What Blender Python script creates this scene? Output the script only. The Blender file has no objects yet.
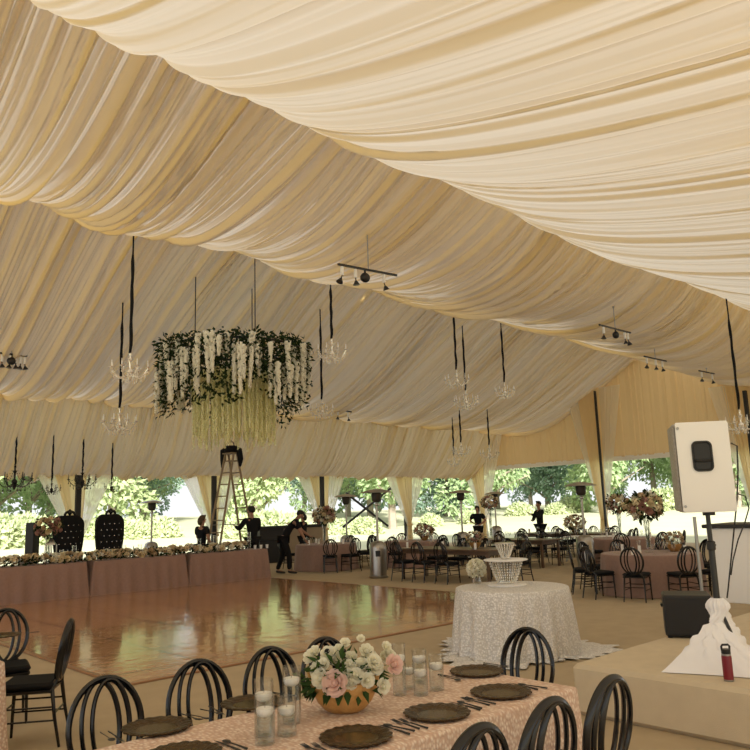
import bpy, math, random
import numpy as np
from mathutils import Vector, Matrix, Euler
from math import sin, cos, tan, pi, radians, atan2, sqrt
R_ = random.Random(7)
scene = bpy.context.scene
COL = scene.collection

# ------------------------------------------------------------------ camera (x runs along the tent, y across it, away from the camera)
TH, PITCH, ROLL, FPX, EYE = radians(43), radians(10.06), radians(1.85), 750.0, 1.78
Z = Vector((0, 0, 1))
hd = Vector((sin(TH), cos(TH), 0)); rt = Vector((cos(TH), -sin(TH), 0))
fwd = hd * cos(PITCH) + Z * sin(PITCH); up0 = -hd * sin(PITCH) + Z * cos(PITCH)
UPV = cos(ROLL) * up0 + sin(ROLL) * rt; RGT = cos(ROLL) * rt - sin(ROLL) * up0
CAM = Vector((0, 0, EYE))
def ray(px, py): return fwd + RGT * ((px - 375) / FPX) - UPV * ((py - 375) / FPX)
def at(px, py, z):                       # point of the photo on the level z
    d = ray(px, py); return CAM + d * ((z - EYE) / d.z)
def at_depth(px, py, dep):               # point of the photo at a distance along the view
    return CAM + ray(px, py) * dep
def at_dist(px, dist):                   # ground position in that direction
    d = ray(px, 505); h = Vector((d.x, d.y, 0)).normalized(); return h * dist
cam = bpy.data.cameras.new('camera'); cam.sensor_width = 36; cam.lens = 36; cam.clip_start = .05; cam.clip_end = 600
camo = bpy.data.objects.new('camera', cam); COL.objects.link(camo)
camo.matrix_world = Matrix(((RGT.x, UPV.x, -fwd.x, 0), (RGT.y, UPV.y, -fwd.y, 0), (RGT.z, UPV.z, -fwd.z, EYE), (0, 0, 0, 1)))
scene.camera = camo

# ------------------------------------------------------------------ materials
def lin(c):
    return tuple(((v / 12.92) if v <= .04045 else ((v + .055) / 1.055) ** 2.4) for v in [x / 255 for x in c])
def pmat(name, col, rough=.6, metal=0, spec=.5, noise=0, nscale=20, bump=0, bscale=60, coat=0, sheen=0, trans=0, ior=1.45, alpha=1, detail=3):
    m = bpy.data.materials.new(name); m.use_nodes = True
    nt = m.node_tree; b = nt.nodes['Principled BSDF']
    b.inputs['Base Color'].default_value = (*col, 1); b.inputs['Roughness'].default_value = rough
    b.inputs['Metallic'].default_value = metal; b.inputs['Specular IOR Level'].default_value = spec
    b.inputs['Coat Weight'].default_value = coat; b.inputs['Sheen Weight'].default_value = sheen
    b.inputs['Transmission Weight'].default_value = trans; b.inputs['IOR'].default_value = ior
    tc = None
    if noise or bump:
        tc = nt.nodes.new('ShaderNodeTexCoord')
    if noise:
        n = nt.nodes.new('ShaderNodeTexNoise'); n.inputs['Scale'].default_value = nscale; n.inputs['Detail'].default_value = detail
        nt.links.new(tc.outputs['Object'], n.inputs['Vector'])
        r = nt.nodes.new('ShaderNodeMix'); r.data_type = 'RGBA'
        r.inputs[6].default_value = (*[max(0, c * (1 - noise)) for c in col], 1)
        r.inputs[7].default_value = (*[min(1, c * (1 + noise)) for c in col], 1)
        nt.links.new(n.outputs['Fac'], r.inputs[0]); nt.links.new(r.outputs[2], b.inputs['Base Color'])
    if bump:
        n2 = nt.nodes.new('ShaderNodeTexNoise'); n2.inputs['Scale'].default_value = bscale; n2.inputs['Detail'].default_value = 2
        nt.links.new(tc.outputs['Object'], n2.inputs['Vector'])
        bp = nt.nodes.new('ShaderNodeBump'); bp.inputs['Strength'].default_value = bump; bp.inputs['Distance'].default_value = .02
        nt.links.new(n2.outputs['Fac'], bp.inputs['Height']); nt.links.new(bp.outputs[0], b.inputs['Normal'])
    return m
def cloth_mat(name, col, trans=.4, tcol=None, noise=.06):     # thin woven cloth that light passes through
    m = bpy.data.materials.new(name); m.use_nodes = True; nt = m.node_tree
    nt.nodes.remove(nt.nodes['Principled BSDF']); out = nt.nodes['Material Output']
    d = nt.nodes.new('ShaderNodeBsdfDiffuse'); t = nt.nodes.new('ShaderNodeBsdfTranslucent'); mx = nt.nodes.new('ShaderNodeMixShader')
    d.inputs[0].default_value = (*col, 1); t.inputs[0].default_value = (*(tcol or col), 1); mx.inputs[0].default_value = trans
    nt.links.new(d.outputs[0], mx.inputs[1]); nt.links.new(t.outputs[0], mx.inputs[2]); nt.links.new(mx.outputs[0], out.inputs[0])
    return m
def sheer_mat(name, col, clear=.3, trans=.5):
    m = cloth_mat(name, col, trans); nt = m.node_tree; out = nt.nodes['Material Output']
    src = out.inputs[0].links[0].from_socket
    tr = nt.nodes.new('ShaderNodeBsdfTransparent'); mx = nt.nodes.new('ShaderNodeMixShader'); mx.inputs[0].default_value = clear
    nt.links.new(src, mx.inputs[1]); nt.links.new(tr.outputs[0], mx.inputs[2]); nt.links.new(mx.outputs[0], out.inputs[0])
    return m
def glass_mat(name, tint=(1, 1, 1), rough=0.0, amount=.18):    # clear glass: mostly see-through with a mirror-like skin
    m = bpy.data.materials.new(name); m.use_nodes = True; nt = m.node_tree
    nt.nodes.remove(nt.nodes['Principled BSDF']); out = nt.nodes['Material Output']
    tr = nt.nodes.new('ShaderNodeBsdfTransparent'); tr.inputs[0].default_value = (*tint, 1)
    g = nt.nodes.new('ShaderNodeBsdfGlossy'); g.inputs['Roughness'].default_value = rough
    lw = nt.nodes.new('ShaderNodeLayerWeight'); lw.inputs[0].default_value = .35
    mr = nt.nodes.new('ShaderNodeMapRange'); mr.inputs[3].default_value = amount * .15; mr.inputs[4].default_value = min(1, amount * 4)
    nt.links.new(lw.outputs['Facing'], mr.inputs[0])
    mx = nt.nodes.new('ShaderNodeMixShader'); nt.links.new(mr.outputs[0], mx.inputs[0])
    nt.links.new(tr.outputs[0], mx.inputs[1]); nt.links.new(g.outputs[0], mx.inputs[2]); nt.links.new(mx.outputs[0], out.inputs[0])
    return m
M = {}
M['drape'] = cloth_mat('cream_drape', (.66, .475, .175), .19, (.83, .80, .69))
M['gold_drape'] = cloth_mat('golden_drape', (.87, .72, .46), .5, (.92, .78, .48))
M['gable_drape'] = cloth_mat('gable_drape', (.72, .54, .31), .12, (.8, .58, .3))
M['sheer'] = sheer_mat('white_sheer', (.9, .87, .78), .22, .55)
M['white_beam'] = pmat('white_beam', (.78, .76, .72), .5)
M['black_pole'] = pmat('black_pole', (.012, .012, .014), .5)
M['carpet'] = pmat('beige_carpet', (.46, .37, .25), .95, spec=.1, noise=.13, nscale=3.5, bump=.35, bscale=300)
M['stage_carpet'] = pmat('stage_carpet', (.62, .53, .39), .95, spec=.1, noise=.08, nscale=9, bump=.3, bscale=260)
M['black_frame'] = pmat('black_gloss_frame', (.006, .0065, .008), .2, spec=.55)
M['black_fabric'] = pmat('black_fabric', (.012, .012, .013), .9, spec=.2)
M['black_plastic'] = pmat('black_plastic', (.012, .012, .013), .45)
M['black_metal'] = pmat('black_metal', (.02, .02, .02), .35, spec=.5)
M['steel'] = pmat('brushed_steel', (.36, .34, .31), .3, metal=1, noise=.15, nscale=8)
M['grey_metal'] = pmat('grey_metal', (.35, .35, .34), .4, metal=.8)
M['white_paint'] = pmat('white_paint', (.83, .83, .83), .5)
M['offwhite'] = pmat('off_white', (.75, .73, .66), .55)
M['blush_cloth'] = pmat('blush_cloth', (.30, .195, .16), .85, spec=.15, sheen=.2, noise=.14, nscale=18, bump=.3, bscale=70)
M['white_cloth'] = pmat('white_spandex', (.84, .84, .87), .75, spec=.2, sheen=.2)
M['bronze'] = pmat('antique_bronze', (.085, .055, .026), .3, metal=.8, noise=.6, nscale=30, bump=.45, bscale=70)
M['bronze_light'] = pmat('bronze_centre', (.16, .115, .05), .25, metal=.85, noise=.3, nscale=18)
M['gold_bowl'] = pmat('matte_gold', (.66, .40, .15), .38, metal=.6, noise=.2, nscale=25, bump=.35, bscale=40)
M['glass'] = glass_mat('clear_glass', (.98, .985, .98), 0, .13)
M['water'] = glass_mat('water', (.93, .95, .94), 0, .03)
M['crystal'] = glass_mat('crystal_glass', (.93, .92, .88), .05, .55)
M['crystal_w'] = pmat('pale_crystal', (.95, .93, .88), .1, metal=.55, spec=.9)
M['wax'] = pmat('white_wax', (.88, .87, .84), .5, spec=.3)
M['petal_white'] = cloth_mat('white_petal', (.86, .84, .74), .25, (.85, .84, .62))
M['petal_cream'] = cloth_mat('cream_petal', (.78, .68, .46), .25)
M['petal_pink'] = cloth_mat('pink_petal', (.84, .63, .57), .25)
M['petal_tan'] = cloth_mat('tan_petal', (.56, .43, .27), .2)
M['petal_mauve'] = cloth_mat('mauve_petal', (.42, .24, .20), .2)
M['leaf'] = cloth_mat('green_leaf', (.045, .085, .03), .25, (.09, .16, .03))
M['leaf_dark'] = cloth_mat('dark_leaf', (.028, .045, .022), .2, (.05, .08, .02))
M['amaranth'] = cloth_mat('pale_green_strand', (.90, .89, .64), .35, (.9, .9, .6))
M['wisteria'] = cloth_mat('white_wisteria', (.93, .92, .84), .3)
M['wood_ladder'] = pmat('weathered_wood', (.27, .20, .12), .6, noise=.3, nscale=12)
M['wood_table'] = pmat('dark_table_wood', (.12, .075, .045), .3, noise=.35, nscale=7)
M['bark'] = pmat('bark', (.30, .25, .19), .9, noise=.3, nscale=4)
M['skin'] = pmat('skin', (.36, .19, .125), .55)
M['hair_dark'] = pmat('dark_hair', (.012, .009, .007), .6)
M['hair_brown'] = pmat('brown_hair', (.07, .04, .02), .6)
M['cloth_black'] = pmat('black_clothing', (.011, .011, .013), .9, spec=.2)
M['red'] = pmat('burgundy_enamel', (.19, .012, .022), .35)
M['eye'] = pmat('eye_white', (.7, .68, .65), .3)

def leafy(name, c1, c2, tr=.35):
    m = cloth_mat(name, c1, tr); nt = m.node_tree
    oi = nt.nodes.new('ShaderNodeTexNoise'); oi.inputs['Scale'].default_value = .9; oi.inputs['Detail'].default_value = 4
    tc = nt.nodes.new('ShaderNodeTexCoord'); nt.links.new(tc.outputs['Object'], oi.inputs['Vector'])
    rp = nt.nodes.new('ShaderNodeValToRGB'); rp.color_ramp.elements[0].position = .35; rp.color_ramp.elements[1].position = .65
    rp.color_ramp.elements[0].color = (*c1, 1); rp.color_ramp.elements[1].color = (*c2, 1)
    nt.links.new(oi.outputs['Fac'], rp.inputs[0])
    for n in nt.nodes:
        if n.type in ('BSDF_DIFFUSE', 'BSDF_TRANSLUCENT'): nt.links.new(rp.outputs[0], n.inputs[0])
    return m
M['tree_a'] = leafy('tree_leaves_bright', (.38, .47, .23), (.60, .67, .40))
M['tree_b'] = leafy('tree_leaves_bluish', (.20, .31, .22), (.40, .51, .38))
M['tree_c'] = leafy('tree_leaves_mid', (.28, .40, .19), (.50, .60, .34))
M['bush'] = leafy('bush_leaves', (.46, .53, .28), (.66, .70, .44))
M['lawn'] = pmat('lawn', (.58, .57, .38), .95, spec=.1, noise=.16, nscale=.35, detail=6)

# table top cloth with small leaf-shaped appliques
def sequin_cloth(name, base, hi, scale, bump=.6, metal=0, rough=.6, blur=False):
    m = pmat(name, base, rough, metal); nt = m.node_tree; b = nt.nodes['Principled BSDF']
    tc = nt.nodes.new('ShaderNodeTexCoord'); mp = nt.nodes.new('ShaderNodeMapping'); mp.inputs['Scale'].default_value = (scale, scale * .55, scale * .7)
    mp.inputs['Rotation'].default_value = (0, 0, .5)
    v = nt.nodes.new('ShaderNodeTexVoronoi'); v.inputs['Scale'].default_value = 1; v.inputs['Randomness'].default_value = .85
    nt.links.new(tc.outputs['Object'], mp.inputs[0]); nt.links.new(mp.outputs[0], v.inputs['Vector'])
    rp = nt.nodes.new('ShaderNodeValToRGB'); rp.color_ramp.elements[0].position = .15; rp.color_ramp.elements[1].position = .62
    rp.color_ramp.elements[0].color = (*hi, 1); rp.color_ramp.elements[1].color = (*base, 1)
    nt.links.new(v.outputs['Distance'], rp.inputs[0]); nt.links.new(rp.outputs[0], b.inputs['Base Color'])
    bp = nt.nodes.new('ShaderNodeBump'); bp.inputs['Strength'].default_value = bump; bp.inputs['Distance'].default_value = .01; bp.invert = True
    nt.links.new(v.outputs['Distance'], bp.inputs['Height']); nt.links.new(bp.outputs[0], b.inputs['Normal'])
    return m
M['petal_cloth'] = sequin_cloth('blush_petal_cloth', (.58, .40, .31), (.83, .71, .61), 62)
M['sequin_cloth'] = sequin_cloth('silver_white_sequin_cloth', (.60, .585, .57), (.90, .89, .88), 60, .7, .1, .45)

def wood_floor():
    m = pmat('dance_floor_wood', (.3, .14, .06), .14, spec=.5, coat=.45); nt = m.node_tree; b = nt.nodes['Principled BSDF']
    b.inputs['Coat Roughness'].default_value = .06
    tc = nt.nodes.new('ShaderNodeTexCoord'); mp = nt.nodes.new('ShaderNodeMapping'); mp.inputs['Scale'].default_value = (1.2, 14, 1)
    n = nt.nodes.new('ShaderNodeTexNoise'); n.inputs['Scale'].default_value = 1.6; n.inputs['Detail'].default_value = 5
    nt.links.new(tc.outputs['Object'], mp.inputs[0]); nt.links.new(mp.outputs[0], n.inputs['Vector'])
    br = nt.nodes.new('ShaderNodeTexBrick'); br.offset = 0; br.inputs['Scale'].default_value = 1.0
    br.inputs['Brick Width'].default_value = 1.22; br.inputs['Row Height'].default_value = 1.22; br.inputs['Mortar Size'].default_value = .02
    br.inputs['Color1'].default_value = (.58, .32, .16, 1); br.inputs['Color2'].default_value = (.51, .27, .13, 1); br.inputs['Mortar'].default_value = (.10, .045, .02, 1)
    nt.links.new(tc.outputs['Object'], br.inputs['Vector'])
    mx = nt.nodes.new('ShaderNodeMix'); mx.data_type = 'RGBA'; mx.blend_type = 'MULTIPLY'; mx.inputs[0].default_value = .6
    rp = nt.nodes.new('ShaderNodeValToRGB'); rp.color_ramp.elements[0].position = .3; rp.color_ramp.elements[1].position = .7
    rp.color_ramp.elements[0].color = (.55, .5, .45, 1); rp.color_ramp.elements[1].color = (1.1, 1.05, 1, 1)
    nt.links.new(n.outputs['Fac'], rp.inputs[0]); nt.links.new(br.outputs['Color'], mx.inputs[6]); nt.links.new(rp.outputs[0], mx.inputs[7])
    nt.links.new(mx.outputs[2], b.inputs['Base Color'])
    n2 = nt.nodes.new('ShaderNodeTexNoise'); n2.inputs['Scale'].default_value = 3.2; n2.inputs['Detail'].default_value = 2
    nt.links.new(tc.outputs['Object'], n2.inputs['Vector'])
    bp = nt.nodes.new('ShaderNodeBump'); bp.inputs['Strength'].default_value = .14; bp.inputs['Distance'].default_value = .03
    nt.links.new(n2.outputs['Fac'], bp.inputs['Height']); nt.links.new(bp.outputs[0], b.inputs['Normal']); nt.links.new(bp.outputs[0], b.inputs['Coat Normal'])
    return m
M['dance_wood'] = wood_floor()

# ------------------------------------------------------------------ mesh helpers
class MB:
    def __init__(s): s.v = []; s.f = []; s.M = None
    def add(s, vs, fs):
        b = len(s.v)
        for p in vs:
            p = Vector(p)
            s.v.append(s.M @ p if s.M else p)
        s.f.extend([tuple(b + i for i in f) for f in fs]); return s
    def box(s, c, d, bev=0, rz=0, taper=1):
        x, y, z = d[0] / 2, d[1] / 2, d[2] / 2; c = Vector(c); r = Matrix.Rotation(rz, 3, 'Z')
        if bev:
            b = min(bev, x * .9, y * .9, z * .9); vs = []; 
            lv = [(-z, 1), (-z + b, 0), (z - b, 0), (z, 1)]
            for (h, ins) in lv:
                i = b if ins else 0; k = b
                o = [(x - i, y - k), (x - k, y - i), (-x + k, y - i), (-x + i, y - k), (-x + i, -y + k), (-x + k, -y + i), (x - k, -y + i), (x - i, -y + k)]
                if ins: o = [(x - b, y - b * 1.3), (x - b * 1.3, y - b), (-x + b * 1.3, y - b), (-x + b, y - b * 1.3), (-x + b, -y + b * 1.3), (-x + b * 1.3, -y + b), (x - b * 1.3, -y + b), (x - b, -y + b * 1.3)]
                vs += [c + r @ Vector((a, e, h)) for a, e in o]
            fs = [tuple(range(7, -1, -1)), tuple(range(24, 32))]
            for l in range(3):
                for k in range(8): fs.append((l * 8 + k, l * 8 + (k + 1) % 8, l * 8 + 8 + (k + 1) % 8, l * 8 + 8 + k))
            return s.add(vs, fs)
        vs = [c + r @ Vector((sx * x * (taper if sz > 0 else 1), sy * y * (taper if sz > 0 else 1), sz * z)) for sz in (-1, 1) for sx, sy in ((-1, -1), (1, -1), (1, 1), (-1, 1))]
        return s.add(vs, [(3, 2, 1, 0), (4, 5, 6, 7), (0, 1, 5, 4), (1, 2, 6, 5), (2, 3, 7, 6), (3, 0, 4, 7)])
    def cyl(s, p0, p1, r0, r1=None, n=10, cap=True):
        r1 = r0 if r1 is None else r1; p0 = Vector(p0); p1 = Vector(p1); d = (p1 - p0).normalized()
        a = d.orthogonal().normalized(); b = d.cross(a)
        vs = [p + (a * cos(2 * pi * i / n) + b * sin(2 * pi * i / n)) * r for p, r in ((p0, r0), (p1, r1)) for i in range(n)]
        fs = [(i, (i + 1) % n, n + (i + 1) % n, n + i) for i in range(n)]
        if cap: fs += [tuple(range(n - 1, -1, -1)), tuple(range(n, 2 * n))]
        return s.add(vs, fs)
    def lathe(s, prof, c=(0, 0, 0), n=20, sx=1, sy=1):
        c = Vector(c); vs = []; fs = []
        for r, z in prof:
            for i in range(n): vs.append(c + Vector((r * sx * cos(2 * pi * i / n), r * sy * sin(2 * pi * i / n), z)))
        for k in range(len(prof) - 1):
            for i in range(n): fs.append((k * n + i, k * n + (i + 1) % n, (k + 1) * n + (i + 1) % n, (k + 1) * n + i))
        fs.append(tuple(range(n - 1, -1, -1))); fs.append(tuple((len(prof) - 1) * n + i for i in range(n)))
        return s.add(vs, fs)
    def tube(s, pts, r, n=8, closed=False, flat=1):
        pts = [Vector(p) for p in pts]; m = len(pts); vs = []; fs = []; ref = None
        rr = r if isinstance(r, (list, tuple)) else [r] * m
        for k, p in enumerate(pts):
            if closed: t = pts[(k + 1) % m] - pts[k - 1]
            else: t = pts[min(k + 1, m - 1)] - pts[max(k - 1, 0)]
            t.normalize()
            if ref is None: a = t.orthogonal().normalized()
            else:
                a = ref - t * ref.dot(t)
                a = a.normalized() if a.length > 1e-5 else t.orthogonal().normalized()
            ref = a; b = t.cross(a)
            vs += [p + (a * cos(2 * pi * i / n) + b * sin(2 * pi * i / n) * flat) * rr[k] for i in range(n)]
        for k in range(m if closed else m - 1):
            q = (k + 1) % m
            for i in range(n): fs.append((k * n + i, k * n + (i + 1) % n, q * n + (i + 1) % n, q * n + i))
        if not closed: fs += [tuple(range(n - 1, -1, -1)), tuple((m - 1) * n + i for i in range(n))]
        return s.add(vs, fs)
    def ball(s, c, r, nu=10, nv=7, sq=(1, 1, 1)):
        prof = [(max(1e-4, sin(pi * k / nv)) * r, -cos(pi * k / nv) * r) for k in range(nv + 1)]
        c = Vector(c); b = MB(); b.lathe(prof, (0, 0, 0), nu)
        return s.add([c + Vector((p.x * sq[0], p.y * sq[1], p.z * sq[2])) for p in b.v], b.f)
    def octa(s, c, r, h):
        c = Vector(c)
        vs = [c + Vector(q) for q in ((0, 0, h), (r, 0, 0), (0, r, 0), (-r, 0, 0), (0, -r, 0), (0, 0, -h))]
        return s.add(vs, [(0, 1, 2), (0, 2, 3), (0, 3, 4), (0, 4, 1), (5, 2, 1), (5, 3, 2), (5, 4, 3), (5, 1, 4)])
    def grid(s, A, closed=False):        # A[i][j] points
        ni, nj = len(A), len(A[0]); fs = []
        for i in range(ni - 1):
            for j in range(nj if closed else nj - 1):
                k = (j + 1) % nj; fs.append((i * nj + j, i * nj + k, (i + 1) * nj + k, (i + 1) * nj + j))
        return s.add([p for row in A for p in row], fs)
    def leaf(s, c, d, n, L, w):          # pointed leaf with a bend
        c = Vector(c); d = Vector(d).normalized(); n = Vector(n); n = (n - d * n.dot(d)); n = n.normalized() if n.length > 1e-4 else d.orthogonal().normalized(); t = d.cross(n)
        return s.add([c, c + d * L * .45 + t * w / 2 + n * w * .1, c + d * L - n * L * .12, c + d * L * .45 - t * w / 2 + n * w * .1, c + d * L * .5 - n * w * .12], [(0, 4, 1), (1, 4, 2), (2, 4, 3), (3, 4, 0)])
    def mesh(s, name, smooth=True, ang=40):
        me = bpy.data.meshes.new(name); me.from_pydata([tuple(p) for p in s.v], [], s.f)
        if smooth:
            me.shade_smooth()
            try: me.set_sharp_from_angle(angle=radians(ang))
            except Exception: pass
        me.update(); return me
    def build(s, name, m, parent=None, smooth=True, ang=40):
        return link(name, s.mesh(name, smooth, ang), m, parent)
def link(name, me, m, parent=None, loc=None, rot=None, scale=None):
    if isinstance(m, str): m = M[m]
    if m and not me.materials: me.materials.append(m)
    o = bpy.data.objects.new(name, me); COL.objects.link(o)
    if parent: o.parent = parent
    if loc is not None: o.location = loc
    if rot is not None: o.rotation_euler = rot
    if scale is not None: o.scale = (scale,) * 3 if isinstance(scale, (int, float)) else scale
    return o
def npmesh(name, V, Fq, m, parent=None, smooth=True):
    me = bpy.data.meshes.new(name); V = np.asarray(V, dtype=np.float32).reshape(-1, 3); Fq = np.asarray(Fq, dtype=np.int32).reshape(-1, 4)
    me.vertices.add(len(V)); me.vertices.foreach_set('co', V.ravel())
    me.loops.add(Fq.size); me.loops.foreach_set('vertex_index', Fq.ravel())
    me.polygons.add(len(Fq)); me.polygons.foreach_set('loop_start', np.arange(0, Fq.size, 4, dtype=np.int32))
    me.polygons.foreach_set('use_smooth', np.full(len(Fq), smooth)); me.update(calc_edges=True); me.validate()
    return link(name, me, m, parent)
def npgrid(name, G, m, parent=None):      # G: ni x nj x 3
    ni, nj = G.shape[:2]; idx = np.arange(ni * nj).reshape(ni, nj)
    Fq = np.stack([idx[:-1, :-1], idx[:-1, 1:], idx[1:, 1:], idx[1:, :-1]], -1)
    return npmesh(name, G, Fq, m, parent)
def tag(o, label, cat, group=None):
    o['label'] = label; o['category'] = cat
    if group: o['group'] = group
    return o
def thing(name, label, cat, loc=(0, 0, 0), rz=0, group=None):
    o = bpy.data.objects.new(name, None); COL.objects.link(o); o.location = loc; o.rotation_euler = (0, 0, rz); o.empty_display_size = .1
    return tag(o, label, cat, group)
def struct(o): o['kind'] = 'structure'; return o
def dup(root, label=None, loc=None, rz=None, group=None, scale=None):
    def cp(o, par):
        c = o.copy(); COL.objects.link(c)
        if par: c.parent = par
        for ch in list(o.children): cp(ch, c)
        return c
    r = cp(root, None)
    if label: r['label'] = label
    if group: r['group'] = group
    if loc is not None: r.location = loc
    if rz is not None: r.rotation_euler = (0, 0, rz)
    if scale: r.scale = (scale,) * 3
    return r
def face(dx, dy): return atan2(dy, dx) - pi / 2      # rotation that turns local +y to (dx, dy)
# ------------------------------------------------------------------ the tent shell
QE, PG, PL, QN = 24.7, 29.8, -9.0, -5.2        # far eave line, gable end, tent's other end, near eave line
EAVE_Z, HEAD_Z = 3.1, 3.62
def noise1(seed, x, per):
    rs = np.random.RandomState(seed); n = 4096; t = rs.rand(n); x = np.asarray(x) / per + 1000.0
    i = np.floor(x).astype(int); f = x - i; f = f * f * (3 - 2 * f)
    return t[i % n] * (1 - f) + t[(i + 1) % n] * f
def pleats(seed, x, mean):                       # irregular gathered folds: tilted bands with a sharp edge, some round
    rs = np.random.RandomState(seed); w = mean * (.35 + 1.5 * rs.rand(2000) ** 1.6); e = np.concatenate([[0], np.cumsum(w)]) - 60
    hgt = .25 + .75 * rs.rand(2001); pk = np.where(rs.rand(2001) < .5, .16, .84) + .08 * (rs.rand(2001) - .5); pw = .6 + .6 * rs.rand(2001)
    k = np.clip(np.searchsorted(e, x) - 1, 0, 1999); t = np.clip((x - e[k]) / w[k], 0, 1); p = pk[k]
    tri = np.where(t < p, t / p, (1 - t) / (1 - p))
    return hgt[k] * np.clip(tri, 0, 1) ** pw[k] * np.minimum(1.6, w[k] / mean)
def tans(pts): 
    out = []
    for x, y in pts:
        d = ray(x, y); out.append((d.x / d.y, d.z / d.y))
    out.sort(); return np.array(out)
B1 = tans([(0, 190), (50, 199), (100, 218), (133, 231), (165, 236), (200, 238), (250, 249), (300, 267), (327, 275), (393, 289), (447, 304), (500, 319), (560, 330), (643, 352), (750, 385)])
B2 = tans([(45, 0), (85, 20), (125, 38), (185, 63), (250, 93), (320, 126), (383, 155), (440, 176), (500, 203), (560, 231), (590, 247), (700, 284), (750, 305)])
B3 = tans([(0, 390), (50, 395), (115, 397), (180, 403), (320, 414), (420, 422), (484, 427)])
NU = 74
def swag_grid(P, a, b, target, skew, steps):
    """Points of one swag for the columns P: from (ya, za(P)) down to (yb, zb(P)); hung so that its lowest line of sight equals target(P)."""
    ya, za = a; yb, zb = b
    t = np.linspace(0, 1, steps)[:, None]; u = t ** (skew if np.isscalar(skew) else skew[None, :]); bump = 4 * u * (1 - u)
    y = ya + (yb - ya) * t; ch = za[None, :] + (zb - za)[None, :] * t
    if target is None: return y, ch, bump
    sag = np.zeros(len(P)); lo = np.zeros(len(P)); hi = np.full(len(P), 4.0)
    ins = (t > .06) & (t < .94)
    for _ in range(26):
        mid = (lo + hi) / 2; zz = ch - bump * mid[None, :]
        mn = np.where(ins, (zz - EYE) / np.maximum(y, .5), 9).min(0); up = mn > target
        lo = np.where(up, mid, lo); hi = np.where(up, hi, mid)
    return y, ch - bump * ((lo + hi) / 2)[None, :], bump
def tgt(B, P, y): return np.interp(P / y, B[:, 0], B[:, 1])
PC = np.arange(PL, PG + .26, .017)
ones = np.ones_like(PC)
zA3 = 8.3 * ones; zA2 = EYE + 15 * (tgt(B1, PC, 14.0) + .022); zA1 = 5.55 * ones; zE = EYE + QE * .0555 + .004 * PC * .5
zA4 = 5.25 * ones
swags = [  # from, to, target line, skew, amplitude, seed, mean pleat
    ((8.6, zA3), (.5, zA4), tgt(B2, PC, 7.6), .55, .135, 11, .36),
    ((8.48, zA3 + .08), (15.0, zA2), tgt(B1, PC, np.interp(PC, [6, 14, PG], [13.2, 11.8, 10.6])), np.interp(PC, [6, 14, PG], [1.3, .85, .55]), .21, 23, .22),
    ((14.86, zA2 + .07), (22.9, zA1), tgt(B3, PC, 20.6), 1.5, .22, 37, .22),
    ((22.8, zA1 + .12), (QE, zE), None, 1, .17, 51, .20),
    ((.8, zA4 + .2), (QN, 3.2 * ones), None, 1, .05, 67, .24)]
ceiling = struct(bpy.data.objects.new('ceiling', None)); COL.objects.link(ceiling)
PROF = []
for k, (a, b, tg_, sk, amp, seed, mean) in enumerate(swags):
    st = 90 if k == 0 else 64
    y, zz, bump = swag_grid(PC, a, b, tg_, sk, st)
    if tg_ is None: zz = zz - bump * (.55 if k == 3 else .8)
    t = np.linspace(0, 1, st)[:, None]
    Pm = np.repeat(PC[None, :], st, 0)
    wob = (noise1(seed + 1, PC, 1.7)[None, :] - .5) * .55 * np.sin(pi * t) + (noise1(seed + 2, PC, .6)[None, :] - .5) * .12 * t
    q = Pm + wob
    f1, f2, f3 = pleats(seed, q, mean), pleats(seed + 5, q + .1 * t, mean * 1.25), pleats(seed + 9, q, mean * .8)
    m1 = np.clip(noise1(seed + 3, Pm, .9) * 2.2 - .6 + (t - .5) * 1.1, 0, 1)
    m2 = np.clip(noise1(seed + 4, Pm, 1.2) * 2.2 - .6 - (t - .5) * 1.3, 0, 1)
    fold = (f1 * (1 - m1) + f2 * m1) * (1 - m2 * .6) + f3 * m2 * .6
    fold = fold + (.36 if k else .10) * pleats(seed + 13, q + .15 * t, mean * .42) * (.4 + 1.2 * noise1(seed + 14, Pm, .8))
    big = (noise1(seed + 6, Pm + .3 * t, 1.3) - .5) * 2
    dz = -amp * fold * (1.15 - .35 * np.sin(pi * t)) - .035 * big * np.sin(pi * t)
    dy = np.gradient(y[:, 0])[:, None]; dzr = np.gradient(zz, axis=0); ln = np.sqrt(dy ** 2 + dzr ** 2)
    sg = np.sign(dy); nz = np.abs(dy) / ln; ny = -dzr * sg / ln
    G = np.stack([Pm, y + ny * dz, zz + nz * dz], -1)
    if dy[0, 0] > 0: G = G[::-1]
    npgrid('drape_swag', G, M['drape'], ceiling)
    PROF.append((y[:, 0], zz))
def ceil_z(P, y):
    j = int(np.clip((P - PL) / .017, 0, len(PC) - 1))
    for yy, zz in PROF:
        lo, hi = min(yy[0], yy[-1]), max(yy[0], yy[-1])
        if lo <= y <= hi:
            o = np.argsort(yy); return float(np.interp(y, yy[o], zz[o, j]))
    return 3.2
def hit_ceiling(px, py):
    d = ray(px, py); t = 2.0
    while t < 60:
        p = CAM + d * t
        if p.y > QE or p.x > PG: return p
        if p.z > ceil_z(p.x, p.y): return p
        t += .03
    return p
# a pleated curtain sheet: vertical folds between two lines
def sheet(name, m, top, bot, n, rows, amp, seed, mean, nrm, parent=None, widthf=None):
    """top/bot: functions u in 0..1 -> numpy points; nrm: fold direction."""
    u = np.linspace(0, 1, n); v = np.linspace(0, 1, rows)
    T = np.array([top(x) for x in u]); Bt = np.array([bot(x) for x in u])
    G = T[None] * (1 - v[:, None, None]) + Bt[None] * v[:, None, None]
    L = np.linalg.norm(T[-1] - T[0]); q = u * L
    f = pleats(seed, q, mean); g = pleats(seed + 3, q, mean * 1.4)
    fold = f[None] * (1 - v[:, None] * .5) + g[None] * v[:, None] * .5
    G = G + np.array(nrm)[None, None] * (fold * amp)[..., None]
    return npgrid(name, G, m, parent)
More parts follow.
